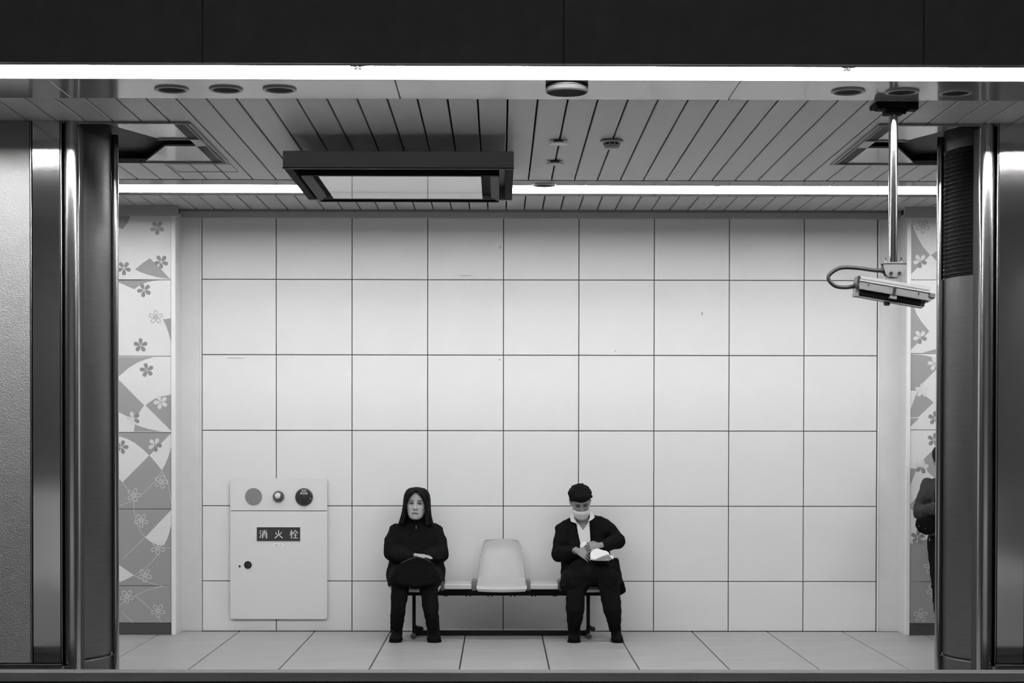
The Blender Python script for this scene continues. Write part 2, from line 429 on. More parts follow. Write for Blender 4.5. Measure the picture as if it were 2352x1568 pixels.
# ---- floor
fl = structure('floor', (0, 11.6, 0))
part('screed', nbox(-6.6, 6.6, 9.62, YW + .2, -.3, -.012), M_JOINT, fl)
bm = bmesh.new()
r0 = [Vector((sx * .2955, sy * .2975, 0)) for sx, sy in ((-1, -1), (1, -1), (1, 1), (-1, 1))]
loft(bm, [[p * .993 for p in r0], [p + Vector((0, 0, -.002)) for p in r0], [p + Vector((0, 0, -.014)) for p in r0]])
bmesh.ops.recalc_face_normals(bm, faces=bm.faces)
tm = bpy.data.meshes.new('floor_tile'); bm.to_mesh(tm); bm.free()
fx0 = P(546, 1454, 13.75).x
for i in range(-7, 14):
    for j in range(7):
        link('floor_tile', tm, M_FLOOR, fl, (fx0 + (i + .5) * .6, YW - .01 - (j + .5) * .6, 0))

# ---- low barrier along the bottom of the frame
zb = P(1176, 1537, 9.42).z
t = thing('low_barrier', 'dark grey low stone barrier running along the bottom edge of the view', 'barrier', (0, 9.45, -.3))
part('barrier_body', nbox(-6.6, 6.6, 9.34, 9.40, -.3, zb - .03), M_BARR, t)
part('coping', nbox(-6.6, 6.6, 9.3, 9.42, zb - .050, zb, .003), M_BARR, t)
part('lower_ledge', nbox(-6.6, 6.6, 9.27, 9.34, -.3, zb - .060, .004), M_BARR, t)

# ---- ceiling
ce = structure('ceiling', (0, 11.3, ZC))
part('slab', nbox(-6.6, 6.6, 8.52, YW + .2, ZC + .10, ZC + .3), M_DARK, ce)
PW = .1605
xj0 = P(1235.2, 229, 9.3).x      # one known joint of the wide planks
xj0 = PZ(1235.2, 229, ZC).x
YB0, YB1, YP1 = PZ(1156, 183, ZC).y, PZ(1156, 228, ZC).y, PZ(1156, 413, ZC).y
YS0, YS1, YQ0 = PZ(1156, 426, ZC).y, PZ(1156, 440, ZC).y, PZ(1156, 450, ZC).y
YA0, YA1 = PZ(433, 280, ZC).y, PZ(530, 372, ZC).y       # column surround
XA_L, XA_R = PZ(480, 325, ZC).x, PZ(1966, 328, ZC).x
pc = {}
def plank(x0, x1, y0, y1, name='ceiling_plank', m=None, g=.0048, z=0.0):
    k = (round(x1 - x0, 4), round(y1 - y0, 3), name)
    if k not in pc:
        bm = bmesh.new(); w_, d_ = (x1 - x0) / 2 - g, (y1 - y0) / 2 - .001
        c = .003
        loft(bm, [[Vector((sx * (w_ - c), sy * d_, 0)) for sx, sy in ((-1, -1), (1, -1), (1, 1), (-1, 1))],
                  [Vector((sx * w_, sy * d_, c)) for sx, sy in ((-1, -1), (1, -1), (1, 1), (-1, 1))],
                  [Vector((sx * w_, sy * d_, .022)) for sx, sy in ((-1, -1), (1, -1), (1, 1), (-1, 1))]])
        bmesh.ops.recalc_face_normals(bm, faces=bm.faces)
        me = bpy.data.meshes.new(name); bm.to_mesh(me); bm.free(); pc[k] = me
    return link(name, pc[k], m or M_PLANK, ce, ((x0 + x1) / 2, (y0 + y1) / 2, ZC + z))
for i in range(-32, 28):
    a = xj0 + i * PW; b = a + PW
    if b > XA_L + .01 and a < XA_R - .01:
        plank(a, b, YB1, YP1)
    else:
        plank(a, b, YB1, YA0 - .012); plank(a, b, YA1 + .012, YP1)
PW2 = .1437
xk0 = PZ(1200 + 204 / 3.92, 450, ZC).x
for i in range(-36, 32):
    a = xk0 + i * PW2; plank(a, a + PW2, YQ0, YW - .06)
# polished bands (front band, both sides of the rear lamp slot)
jb = [PZ(913, 205, ZC).x + k * 1.745 for k in range(-4, 5)]
for a, b in zip(jb, jb[1:]):
    plank(a, b, YB0, YB1, 'polished_panel', M_BAND, .0015)
    plank(a - .6, b - .6, YP1 + .035, YS0, 'polished_panel', M_BAND, .0008)
    plank(a - .6, b - .6, YS1, YQ0, 'polished_panel', M_BAND, .0008)
part('edge_strip', nbox(-6.6, 6.6, YB0 - .008, YB0, ZC - .002, ZC + .06), M_CORN, ce)
part('slot_edge', nbox(-6.6, 6.6, YS1 - .004, YS1 + .002, ZC - .012, ZC + .06), M_REFL, ce)
part('slot_wall', nbox(-6.6, 6.6, YS0 - .006, YS0 - .001, ZC + .003, ZC + .1), M_REFL, ce)
part('slot_wall', nbox(-6.6, 6.6, YS1 + .002, YS1 + .006, ZC + .003, ZC + .1), M_REFL, ce)
part('slot_edge_cover', nbox(-6.6, 6.6, YS1 - .0055, YS1 - .0042, ZC - .0135, ZC - .009), M_BOXD, ce)
part('gap_lining', nbox(-6.6, 6.6, YP1, YP1 + .034, ZC + .015, ZC + .05), M_DARK, ce)
# cornice
zc1, zc0 = P(1156, 486, YW - .08).z, P(1156, 500, YW - .05).z
part('cornice', nbox(-6.6, 6.6, YW - .06, YW - .0, zc1, ZC + .02), M_CORN2, ce)
part('cornice', nbox(-6.6, 6.6, YW - .045, YW - .0, zc0, zc1), M_CORN, ce)
part('cornice', nbox(-6.6, XEL + .03, YS - .03, YS - .0, P(340, 496, YS).z, ZC + .02), M_CORN, ce)
part('cornice', nbox(XER - .03, 6.6, YS - .03, YS - .0, P(340, 496, YS).z, ZC + .02), M_CORN, ce)
# surround of each column: glossy infill panels with a dark channel between
def surround(xe, sg):
    X = lambda u: xe + sg * u           # u grows from the inner edge towards the column
    ya, yb = YA0, YA1; ym0, ym1 = ya + .55, ya + .83
    def poly(pts, name, m, z, d):
        bm = bmesh.new(); prism(bm, [Vector((X(u), y, z)) for u, y in pts], (0, 0, d)); part(name, bm, m, ce, loc=(X(.3), (ya + yb) / 2, ZC))
    poly([(0.02, ya), (.52, ya), (.29, ym0), (.02, ym0)], 'infill_panel', M_BAND, ZC, .012)
    poly([(.02, ym1), (.30, ym1), (.55, yb), (.02, yb)], 'infill_panel', M_BAND, ZC, .012)
    poly([(.02, ym0), (.29, ym0), (.29, ym0 + .012), (.02, ym0 + .012)], 'channel_lip', M_CORN, ZC - .008, .02)
    poly([(0, ya - .02), (2.6, ya - .02), (2.6, yb + .01), (0, yb + .01)], 'channel_top', M_DARK, ZC + .07, .01)
    poly([(1.6, ya), (2.6, ya), (2.6, yb), (1.6, yb)], 'infill_panel', M_BAND, ZC, .012)
    # frame rails round the opening
    poly([(-.004, ya), (.014, ya), (.014, yb), (-.004, yb)], 'frame_rail', M_BOXD, ZC - .012, .03)
    poly([(.030, ya + .02), (.040, ya + .02), (.040, yb), (.030, yb)], 'frame_rail', M_BOXD, ZC - .006, .018)
    poly([(0, ya - .015), (2.6, ya - .015), (2.6, ya + .005), (0, ya + .005)], 'frame_rail', M_BOXD, ZC - .012, .03)
    poly([(0, yb), (2.6, yb), (2.6, yb + .01), (0, yb + .01)], 'frame_rail', M_CORN2, ZC - .008, .03)
surround(XA_L, -1); surround(XA_R, 1)
# access hatch in the planks behind the left surround
hx0, hx1 = PZ(395, 385, ZC).x, PZ(540, 385, ZC).x
hy0, hy1 = PZ(460, 376, ZC).y, PZ(460, 394, ZC).y
hb = bmesh.new()
box(hb, hx0, hx1, hy0, hy0 + .008, ZC - .003, ZC + .004); box(hb, hx0, hx1, hy1, hy1 + .008, ZC - .003, ZC + .004)
box(hb, hx0, hx0 + .010, hy0, hy1, ZC - .003, ZC + .004); box(hb, hx1 - .010, hx1, hy0, hy1, ZC - .003, ZC + .004)
part('hatch_frame', hb, M_GPLAS, ce)

# ---- dark fascia above the near lamps, and the hall in front of it
fa = structure('trim_1', (0, 8.45, 3.35))
zf = P(1176, 147, 8.46).z
jf = [P(1295, 60, 8.45).x + k * 1.745 for k in range(-4, 5)]
for a, b in zip(jf, jf[1:]):
    part('fascia_panel', nbox(a + .0015, b - .0015, 8.45, 8.475, zf, 4.3, .001), M_FASC, fa, loc=((a + b) / 2, 8.45, zf))
part('fascia_backing', nbox(-6.6, 6.6, 8.470, 8.52, zf + .001, 4.3), M_DARK, fa)
part('fascia_top', nbox(-6.6, 6.6, 8.52, 8.70, zf + .16, 4.3), M_DARK, fa)
st = structure('wall_front', (0, -4, 0)); part('wall_surface', nbox(-7, 7, -4.2, -4, -.3, 4.6), M_OWNW, st); part('added_dado', nbox(-6.6, 6.6, -4.0, -3.98, 0, .85), M_OWNF, st)  # pale strip added on the unseen wall to brighten the mirror strips
st = structure('floor_near', (0, -1, 0)); part('floor_slab', nbox(-7, 7, -4.2, 1.6, -1.2, 0), M_OWNF, st)
st = structure('track_bed', (0, 5, -1.2)); part('bed_slab', nbox(-7, 7, 1.6, 9.27, -1.3, -1.15), M_TRACK, st)
st = structure('ceiling_near', (0, 2, 4.3)); part('ceiling_slab', nbox(-7, 7, -4.2, 8.62, 4.3, 4.5), mat('track_ceiling', .07, .7), st)
st = structure('wall_side_left', (-6.8, 5, 0)); part('wall_surface', nbox(-6.9, -6.6, -4.2, YW + .3, -1.3, 4.5), M_OWNW, st)
st = structure('wall_side_right', (6.8, 5, 0)); part('wall_surface', nbox(6.6, 6.9, -4.2, YW + .3, -1.3, 4.5), M_OWNW, st)

# =================================================================== LAMPS
def lamp_row(y, z, rad, x_joint, length, m, housing, labels, cat, group, refl=None, xr=(-6.4, 6.4)):
    k0 = math.ceil((xr[0] - x_joint) / length); out = []
    k = math.floor((xr[0] - x_joint) / length)
    xs = []
    while x_joint + k * length < xr[1]:
        xs.append((max(xr[0], x_joint + k * length), min(xr[1], x_joint + (k + 1) * length))); k += 1
    for i, (a, b) in enumerate(xs):
        if b - a < .3: continue
        t = thing('fluorescent_light', labels(i, (a + b) / 2), cat, ((a + b) / 2, y, z + housing), group)
        g = .022
        part('tube', cyl(bmesh.new(), (a + g, y, z), (b - g, y, z), rad, 16), m, t, True)
        bm = bmesh.new(); box(bm, a + .002, b - .002, y - .045, y + .03, z + rad + .006, z + housing)
        part('housing', bm, M_REFL, t)
        if y < 0: part('added_shade', nbox(a + .002, b - .002, y + .09, y + .10, z - .045, z + housing), M_REFL, t)  # unseen valance added to keep these tubes out of the steel reflections
        if not refl and y > 5:
            rb = bmesh.new(); prism(rb, [Vector((a + .002, YB0 - .010, ZC + .002)), Vector((a + .002, YB0 - .075, z + housing)), Vector((a + .002, YB0 - .068, z + housing)), Vector((a + .002, YB0 - .006, ZC + .004))], (b - a - .004, 0, 0)); part('reflector', rb, M_REFL, t)
        for xx in (a + .002, b - .020):
            bm = bmesh.new(); box(bm, xx, xx + .018, y - .014, y + .014, z - .012, z + rad + .008, .002)
            part('socket', bm, M_WPLAS if not refl else M_WPLAS, t)
            part('end_cap', cyl(bmesh.new(), (xx + (.016 if xx < (a + b) / 2 else -.004), y, z + .012), (xx + (.034 if xx < (a + b) / 2 else -.02), y, z + .012), .006, 10), M_SOCK, t)
        if not refl and y > 5:
            for xx in (a + .002, b - .036): part('socket_clip', nbox(xx, xx + .034, yn - .050, yn - .034, P(1176, 158, yn).z, P(1176, 149, yn).z, .003), M_SOCK, t)
        out.append(t)
    return out
yn = YB0 - .16; zn = ZC + .028
L_near = (P(1945, 165, yn).x - P(822, 160, yn).x)
def nl(i, x):
    if x < -4.5: return 'near tube light beyond the left edge of the picture'
    if x < -2.4: return 'near tube light above the far left column, left of the spotlights'
    if x < -.8: return 'long bright tube light at top left, ending at the joint above the ceiling spotlights'
    if x < 1.2: return 'middle long bright tube light across the top between its two joints'
    if x < 3.4: return 'bright tube light at top right starting beside the camera pole'
    return 'near bright tube light beyond the right edge of the picture'
lamp_row(yn, zn, .010, P(822, 160, yn).x, L_near, M_TUBE_N, .065, nl, 'lamp', 'near row of tube lights across the top')
yf = YS1 - .08; zf2 = ZC + .016
def fl_(i, x):
    if x < -4.5: return 'far tube light in the ceiling slot beyond the left edge of the picture'
    if x < -3: return 'far tube light in the ceiling slot hidden behind the left column'
    if x < -1.2: return 'far tube light seen between the left column and the hanging box'
    if x < .0: return 'far tube light passing behind the hanging box above the wall'
    if x < 1.9: return 'far tube light just right of the hanging box in the ceiling slot'
    if x < 4.2: return 'far tube light at right, passing behind the camera pole'
    return 'far tube light in the ceiling slot beyond the right edge of the picture'
lamp_row(yf, zf2, .020, P(1646, 436, yf).x, 2.4, M_TUBE_F, .055, fl_, 'lamp', 'far row of tube lights in the ceiling slot', True)
lamp_row(-1.4, 3.50, .03, .4, 2.4, M_TUBE_O, .08, lambda i, x: 'tube light over the near platform behind the viewer, ' + ('leftmost', 'second from left', 'third from left', 'third from right', 'second from right', 'rightmost')[min(i, 5)], 'lamp', 'tube lights over the near platform')

# =================================================================== COLUMNS
def column(xc, sg, label, grille):
    "sg = +1 when the side facing the middle of the view is +X"
    t = thing('steel_column', label, 'column', (xc, 10.55, 0))
    X = lambda u: xc + sg * u
    def bx(name, u0, u1, y0, y1, z0, z1, m, bev=0): part(name, nbox(*sorted((X(u0), X(u1))), y0, y1, z0, z1, bev), m, t)
    c = Vector((xc, 10.55, 0)); top = ZC + .06
    part('column_core', lathe(bmesh.new(), c, [(.436, 0), (.436, top)], seg=64), M_DARK, t, True)
    part('base_cladding', lathe(bmesh.new(), c, [(.437, 0), (.448, .002), (.450, .215), (.444, .222)], seg=96), M_BRUSH, t, True)
    if not grille:
        part('cladding', lathe(bmesh.new(), c, [(.437, .232), (.4485, .236), (.450, .24), (.450, top), (.437, top)], seg=96), M_BRUSH, t, True)
    else:
        part('cladding', lathe(bmesh.new(), c, [(.437, .232), (.4485, .236), (.450, .24), (.450, 2.505), (.437, 2.51)], seg=96), M_BRUSH, t, True)
        part('grille_drum', lathe(bmesh.new(), c, [(.438, 2.51), (.441, 2.512), (.441, 3.27), (.438, 3.27)], seg=64), M_GRILL, t, True)
        part('top_collar', lathe(bmesh.new(), c, [(.437, 3.27), (.450, 3.272), (.450, top), (.437, top)], seg=96), M_BRUSH, t, True)
        sm = None
        for i in range(29):
            z = 2.522 + i * .0258
            if sm is None:
                o = part('grille_slat', lathe(bmesh.new(), c + Vector((0, 0, z)), [(.441, 0), (.449, .003), (.449, .013), (.441, .018)], seg=56, cap=False), M_GRILL2, t, True, loc=c + Vector((0, 0, z))); sm = o.data
            else: link('grille_slat', sm, None, t, c + Vector((0, 0, z)))
    # flat front face
    bx('front_core', -.30, .30, 9.985, 10.3, 0, top - .05, M_DARK)
    zs = P(60, 1522, 9.95).z
    bx('plinth', -.31, .315, 9.935, 10.0, -.0, zs - .02, M_BARR, .003)
    bx('plinth_lip', -.31, .31, 9.925, 10.0, zs - .016, zs - .004, M_STEEL, .002)
    bx('textured_panel', -.126, .126, 9.952, 9.984, zs, top - .05, M_HAMM, .002)
    for s in (-1, 1):
        bx('mirror_strip', s * .140, s * .297, 9.950, 9.984, zs, top - .05, M_MIRR, .002)
        bx('edge_bead', s * .130, s * .136, 9.945, 9.984, zs, top - .05, M_STEEL, .002)
        bx('edge_bead', s * .301, s * .308, 9.945, 9.99, zs, top - .05, M_STEEL, .002)
        q = Vector((X(s * .352), 10.0, 0))
        part('corner_tube', lathe(bmesh.new(), q, [(.045, 0), (.045, top - .03)], seg=48), M_STEEL, t, True)
        bx('corner_fill', s * .31, s * .355, 10.0, 10.28, 0, top - .05, M_DARK)
        q = Vector((X(s * .468), 10.60, 0))
        part('edge_trim', lathe(bmesh.new(), q, [(.0205, 0), (.0205, top - .03)], seg=24), M_STEEL, t, True)
    return t
column(-2.80, 1, 'wide stainless steel column at the left edge of the view', False)
column(3.150, -1, 'stainless steel column at the right edge with a black louvred grille', True)

# =================================================================== CEILING FITTINGS
def on_ceiling(px, py, z=ZC): return PZ(px, py, z)
dl_l = {394: 'recessed ceiling spotlight nearest the left column, leftmost of three', 519: 'recessed ceiling spotlight, middle one of the left three',
        642: 'recessed ceiling spotlight, rightmost of the left three', 1948: 'recessed ceiling spotlight just left of the camera pole',
        2072: 'recessed ceiling spotlight beside the top of the camera pole', 2195: 'recessed ceiling spotlight above the right column in shadow'}
for (px, py, r) in ((394, 204, .088), (519, 204, .088), (642, 204, .088), (1948, 209, .088), (2072, 210, .088), (2195, 212, .088), (1250, 424, .085)):
    c = on_ceiling(px, py)
    t = thing('ceiling_spotlight', dl_l.get(px, 'small recessed spotlight by the far tube light, under the round speaker line'), 'spotlight', c, 'recessed round ceiling spotlights')
    part('trim_ring', lathe(bmesh.new(), c, [(r * .76, -.001), (r * .84, -.010), (r * .97, -.008), (r, 0), (r, .002), (r * .76, .002)], cap=False), M_CORN, t, True)
    part('dark_aperture', lathe(bmesh.new(), c, [(r * .80, -.0035), (r * .80, .0015)]), M_GRILL, t, True)
c = on_ceiling(1302, 195)
t = thing('ceiling_speaker', 'large round dark grey disc raised on the ceiling near the middle top', 'speaker', c)
part('body', lathe(bmesh.new(), c, [(.109, 0), (.109, -.012), (.104, -.014), (.104, -.017), (.108, -.019), (.108, -.034), (.102, -.040)], seg=48), mat('speaker_body', .018, .7, spec=.15), t, False)
part('grille', lathe(bmesh.new(), c, [(.098, -.039), (.098, -.042), (.0, -.043)], seg=48, cap=False), mat('speaker_grille', .02, .8, spec=.1, bump=.6, bscale=400), t)
for px, py, r, lb, m in ((1283, 327, .058, 'white round sprinkler cover plate above a smaller one', M_WPLAS), (1275, 374, .057, 'grey round cover plate nearer the far tube light', M_CORN)):
    c = on_ceiling(px, py - 4)
    t = thing('ceiling_cover_plate', lb, 'cover plate', c, 'round cover plates right of the hanging box')
    part('plate', lathe(bmesh.new(), c, [(.02, 0), (.02, -.012), (r, -.014), (r, -.019), (r * .9, -.022)], seg=32), m, t, False)
    part('collar', lathe(bmesh.new(), c, [(.03, -.0), (.03, -.008)], seg=20), M_DPLAS, t)
c = on_ceiling(1405, 322)
t = thing('smoke_detector', 'round smoke detector with a stepped head on the planked ceiling', 'detector', c)
part('base', lathe(bmesh.new(), c, [(.06, 0), (.071, -.006), (.071, -.013), (.055, -.017)], seg=36), M_CORN, t)
part('vent_ring', lathe(bmesh.new(), c, [(.047, -.016), (.047, -.030)], seg=36), M_DPLAS, t)
for i in range(10):
    a = i * math.pi / 5; q = c + Vector((math.cos(a) * .048, math.sin(a) * .048, -.023))
    part('vent_fin', obox(bmesh.new(), Matrix.Translation(q) @ Matrix.Rotation(a, 4, 'Z'), .008, .008, .014), M_CORN, t)
part('head', lathe(bmesh.new(), c, [(.049, -.029), (.047, -.045), (.040, -.052), (.02, -.056)], seg=36), M_CORN, t)

# ---- hanging box (dark frame with a glossy white underside)
zb_ = 1.54 + 1.60
def HB(px, py): return PZ(px, py, zb_)
a, b = HB(650, 386), HB(1180, 386); bk = HB(900, 461).y
x0, x1, y0, y1 = a.x, b.x, (a.y + b.y) / 2, bk
ztop = P(915, 347, y0).z
cx = (x0 + x1) / 2
t = thing('hanging_box', 'large dark rectangular box hanging from the ceiling with a glossy white underside', 'ceiling box', (cx, (y0 + y1) / 2, ztop))  # unlit box; its bright underside only mirrors the wall
bm = bmesh.new(); fw = .05
box(bm, x0, x1, y0, y0 + fw, zb_, ztop, .003); part('front_rail', bm, M_BOXD, t)
bm = bmesh.new(); box(bm, x0, x1, y1 - fw, y1, zb_, ztop, .003); part('rear_rail', bm, M_BOXD, t)
for xa, xb in ((x0, x0 + fw), (x1 - fw, x1)):
    bm = bmesh.new(); box(bm, xa, xb, y0 + fw, y1 - fw, zb_, ztop, .003); part('side_rail', bm, M_BOXK, t)
part('top_plate', nbox(x0 + .01, x1 - .01, y0 + .01, y1 - .01, ztop - .012, ztop + .002), M_BOXD, t)
part('front_lip', nbox(x0 - .002, x1 + .002, y0 - .004, y0 + .01, zb_ - .004, zb_ + .004), M_BOXG, t)
pa, pb = HB(731, 404), HB(1105, 404.5); py1 = HB(765, 457).y
# inner tray
ix0, ix1, iy0, iy1 = pa.x - .10, pb.x + .11, pa.y - .05, py1 + .06
part('tray_back', nbox(ix0, ix1, iy0, iy1, zb_ + .03, zb_ + .045), M_BOXK, t)
part('tray_front', nbox(ix0, ix1, iy0 - .02, iy0 + .02, zb_ - .006, zb_ + .03, .002), M_BOXK, t)
part('tray_rear', nbox(ix0, ix1, iy1 - .03, iy1, zb_ - .012, zb_ + .03, .002), M_BOXK, t)
for s, xa in ((-1, ix0), (1, ix1)):
    bm = bmesh.new()
    q0, q1 = xa, xa - s * .055
    prism(bm, [Vector((q0, iy0, zb_ - .012)), Vector((q1, iy0, zb_ + .012)), Vector((q1, iy0, zb_ + .028)), Vector((q0, iy0, zb_ + .028))], (0, iy1 - iy0 - .02, 0))
    part('tray_cheek', bm, M_BOXG, t)
part('glossy_panel', nbox(pa.x, pb.x, pa.y, py1, zb_ - .002, zb_ + .03, .001), M_GLOSS, t)
for xs in (cx - .4, cx + .4):
    for ys in (y0 + .9, y1 - .15):
        part('hanger', cyl(bmesh.new(), (xs, ys, ztop), (xs, ys, ZC + .004), .012, 10), M_BOXD, t)

# =================================================================== SECURITY CAMERA
yc = PZ(2050, 240, ZC).y
def C(u, v, dy=0): return P(1780 + u / 2.449, 120 + v / 2.449, yc + dy)
pc_ = C(664, 900); xp, = (pc_.x,)
t = thing('security_camera', 'pale box security camera with a cable loop hanging on a steel ceiling pole', 'camera', (xp, yc, ZC))
part('ceiling_plate', nbox(xp - .115, xp + .115, yc - .09, yc + .07, ZC - .022, ZC, .003), M_BOXK, t)
part('plate_bracket', nbox(xp - .05, xp + .05, yc - .05, yc + .05, ZC - .055, ZC - .022, .004), M_BOXK, t)
for dx in (-.085, .085):
    part('side_clamp', nbox(xp + dx - .025, xp + dx + .025, yc - .11, yc - .03, ZC - .045, ZC - .02, .003), M_BOXK, t)
    for dz in (-.045,): part('bolt', lathe(bmesh.new(), (xp + dx * .55, yc - .055, ZC - .03), [(.009, 0), (.009, -.03)], seg=8), M_BOXK, t)
zpb = C(664, 1180).z
part('pole', lathe(bmesh.new(), (xp, yc, 0), [(.0245, zpb), (.0245, ZC - .04)], seg=36), mat('pole_steel', .42, .17, 1.0), t, True)
# bracket
pts = [C(602, 1187), C(733, 1187), C(728, 1215), (C(712, 1255)), C(700, 1266), C(632, 1266), C(620, 1255), C(606, 1215)]
bm = bmesh.new(); prism(bm, [p - Vector((0, .028, 0)) for p in pts], (0, .006, 0)); part('mount_bracket', bm, M_CAMB, t)
part('bracket_top', nbox(C(600, 1185).x, C(735, 1185).x, yc - .032, yc + .035, zpb - .010, zpb - .004), M_CAMB, t)
bm = bmesh.new(); prism(bm, [p + Vector((0, .026, 0)) for p in pts], (0, .006, 0)); part('mount_bracket', bm, M_CAMB, t)
for u in (645, 692): part('bolt', lathe(bmesh.new(), C(u, 1245) - Vector((0, .028, 0)), [(.009, 0), (.009, .010)], (0, -1, 0), 8), M_STEEL, t)
for u in (617, 705):
    q = C(u, 1185); part('bolt', lathe(bmesh.new(), q - Vector((0, .02, 0)), [(.003, -.01), (.003, .028)], seg=8), M_STEEL, t)
    part('nut', lathe(bmesh.new(), q - Vector((0, .02, 0)), [(.008, 0), (.008, .010)], seg=6), M_CAMB, t)
# housing, tilted
h0, h1 = C(463, 1300), C(857, 1368)
ax = (h1 - h0); L = ax.length; ax.normalize(); ang = math.atan2(ax.z, ax.x)
MH = Matrix.Translation((h0 + h1) / 2) @ Matrix.Rotation(-ang, 4, 'Y')
def hbx(name, u0, u1, y0_, y1_, w0, w1, m, bev=.002):
    q = MH @ Matrix.Translation(((u0 + u1) / 2, (y0_ + y1_) / 2, (w0 + w1) / 2))
    part(name, obox(bmesh.new(), q, u1 - u0, y1_ - y0_, w1 - w0, bev), m, t)
hw = .052
hbx('camera_housing', -L / 2, L / 2 - .005, -hw, hw, -.018, .026, M_CAMB)
bm = bmesh.new()
top = [(-L / 2, .027), (L / 2, .027)]
vs = [MH @ Vector(p) for p in ((-L / 2, -hw - .004, .010), (-L / 2, -hw * .72, .042), (-L / 2, hw * .72, .042), (-L / 2, hw + .004, .010))]
prism(bm, vs, ax * L); part('sun_shield', bm, M_CAMW, t)
hbx('lower_flange', -L / 2 + .004, L / 2, -hw - .003, hw + .003, -.034, -.016, M_CAMB)
hbx('front_hood', L / 2, L / 2 + .034, -hw * .8, hw * .8, -.012, .012, M_CAMW)
bm = bmesh.new(); prism(bm, [MH @ Vector(p) for p in ((L / 2 - .01, -hw * .7, -.012), (L / 2 + .034, -hw * .7, -.012), (L / 2 + .004, -hw * .7, -.04), (L / 2 - .01, -hw * .7, -.04))], (0, hw * 1.4, 0)); part('hood_cheek', bm, M_GPLAS, t)
part('lower_tube', tube(bmesh.new(), [MH @ Vector((-L / 2 + .002, -.012, -.048)), MH @ Vector((L / 2 - .035, -.012, -.048))], .020, 20), M_RUBB, t, True)
part('glass_front', tube(bmesh.new(), [MH @ Vector((L / 2 - .034, -.012, -.050)), MH @ Vector((L / 2 - .012, -.012, -.050))], .015, 20), M_CAMW, t, True)
hbx('bottom_rail', -L / 2 - .006, L / 2 - .02, -.034, .02, -.074, -.068, M_CAMW, .001)
hbx('rear_cap', -L / 2 - .010, -L / 2 + .014, -.036, .03, -.074, -.026, M_CAMB)
hbx('rear_plate', -L / 2 - .012, -L / 2 + .002, -hw, hw, -.030, .036, M_RUBB)
hbx('latch', -.008, .008, -hw - .012, -hw + .004, -.040, .006, M_STEEL)
hbx('latch_clip', -.018, .020, -hw - .008, -.02, -.056, -.038, M_CAMB)
part('knob', lathe(bmesh.new(), MH @ Vector((-.02, -.01, -.074)), [(.017, 0), (.017, -.014), (.010, -.018)], seg=20), M_RUBB, t)
for u in (-L / 2 + .05, L / 2 - .06): part('screw', lathe(bmesh.new(), MH @ Vector((u, -hw - .002, -.004)), [(.004, 0), (.004, .003)], (0, -1, 0), 10), M_STEEL, t)
cp = curve_pts([C(610, 1228), C(560, 1226, -.0), C(450, 1212, -.02), C(360, 1215, -.03), C(300, 1262, -.03), C(335, 1312, -.03), C(400, 1322, -.02), C(455, 1312, -.0)], 8)
part('cable', tube(bmesh.new(), cp, .0105, 14), M_RUBB, t, True)
for p in (cp[0], cp[-1]): part('cable_gland', ellipsoid(bmesh.new(), p, (.016, .016, .016)), M_RUBB, t, True)
hbx('tilt_joint', -.055, .012, -.022, .022, .030, .062, M_CAMB)

# =================================================================== HYDRANT CABINET
yh = YW - .035
def H(px, py): return P(px, py, yh)
cbx0, cbx1 = H(528.5, 1250).x, H(751.5, 1250).x
cz0, cz1, czs = H(640, 1421).z, H(640, 1098).z, H(640, 1173).z
def rounded(x0, x1, z0, z1, r, corners):
    pts = []
    for (cx_, cz_, a0, k) in ((x1 - r, z0 + r, -90, 'br'), (x1 - r, z1 - r, 0, 'tr'), (x0 + r, z1 - r, 90, 'tl'), (x0 + r, z0 + r, 180, 'bl')):
        if k in corners:
            for q in range(6): pts.append((cx_ + r * math.cos(R(a0 + q * 18)), cz_ + r * math.sin(R(a0 + q * 18))))
        else: pts.append(((x1 if 'r' in k else x0), (z1 if 't' in k else z0)))
    return pts
def plate(pts, y, d, m, name, parent, bev=.002, smooth=False):
    bm = bmesh.new(); prism(bm, [Vector((x, y, z)) for x, z in pts], (0, d, 0))
    if bev:
        es = [e for e in bm.edges if all(abs(v.co.y - y) < 1e-6 for v in e.verts)]
        bmesh.ops.bevel(bm, geom=es, offset=bev, segments=2, affect='EDGES')
    return part(name, bm, m, parent, loc=(sum(p[0] for p in pts) / len(pts), y, sum(p[1] for p in pts) / len(pts)))
t = thing('fire_hydrant_cabinet', 'cream wall cabinet with alarm fittings on top and a dark three-character sign', 'cabinet', ((cbx0 + cbx1) / 2, YW, cz0))
part('cabinet_case', nbox(cbx0 + .006, cbx1 - .006, yh + .012, YW + .002, cz0 + .006, cz1 - .006), M_CABK, t)
plate(rounded(cbx0, cbx1, czs + .0025, cz1, .022, ('tl', 'tr')), yh, .014, M_CABIN, 'top_panel', t)
door = plate(rounded(cbx0, cbx1, cz0, czs - .0025, .022, ('bl', 'br')), yh, .014, M_CABIN, 'door', t)
c = H(582.5, 1140)
g = part('speaker_grille', lathe(bmesh.new(), c, [(.068, 0), (.068, .004), (.066, .006)], (0, -1, 0), 48), mat('cabinet_grille', .30, .6), t)
bm = bmesh.new()
for ring in range(1, 11):
    rr = ring * .0062; n = max(6, int(2 * math.pi * rr / .0075))
    for k in range(n):
        a = 2 * math.pi * k / n + ring; lathe(bm, c + Vector((math.cos(a) * rr, -.0062, math.sin(a) * rr)), [(.0016, 0), (.0016, .0008)], (0, -1, 0), 5)
gh = part('grille_holes', bm, M_CABK, g); gh['kind'] = 'stuff'
c = H(640, 1140)
part('indicator_lamp', lathe(bmesh.new(), c, [(.046, 0), (.046, .006), (.044, .018), (.036, .032), (.022, .042), (.006, .046)], (0, -1, 0), 36), M_LENS, t, True)
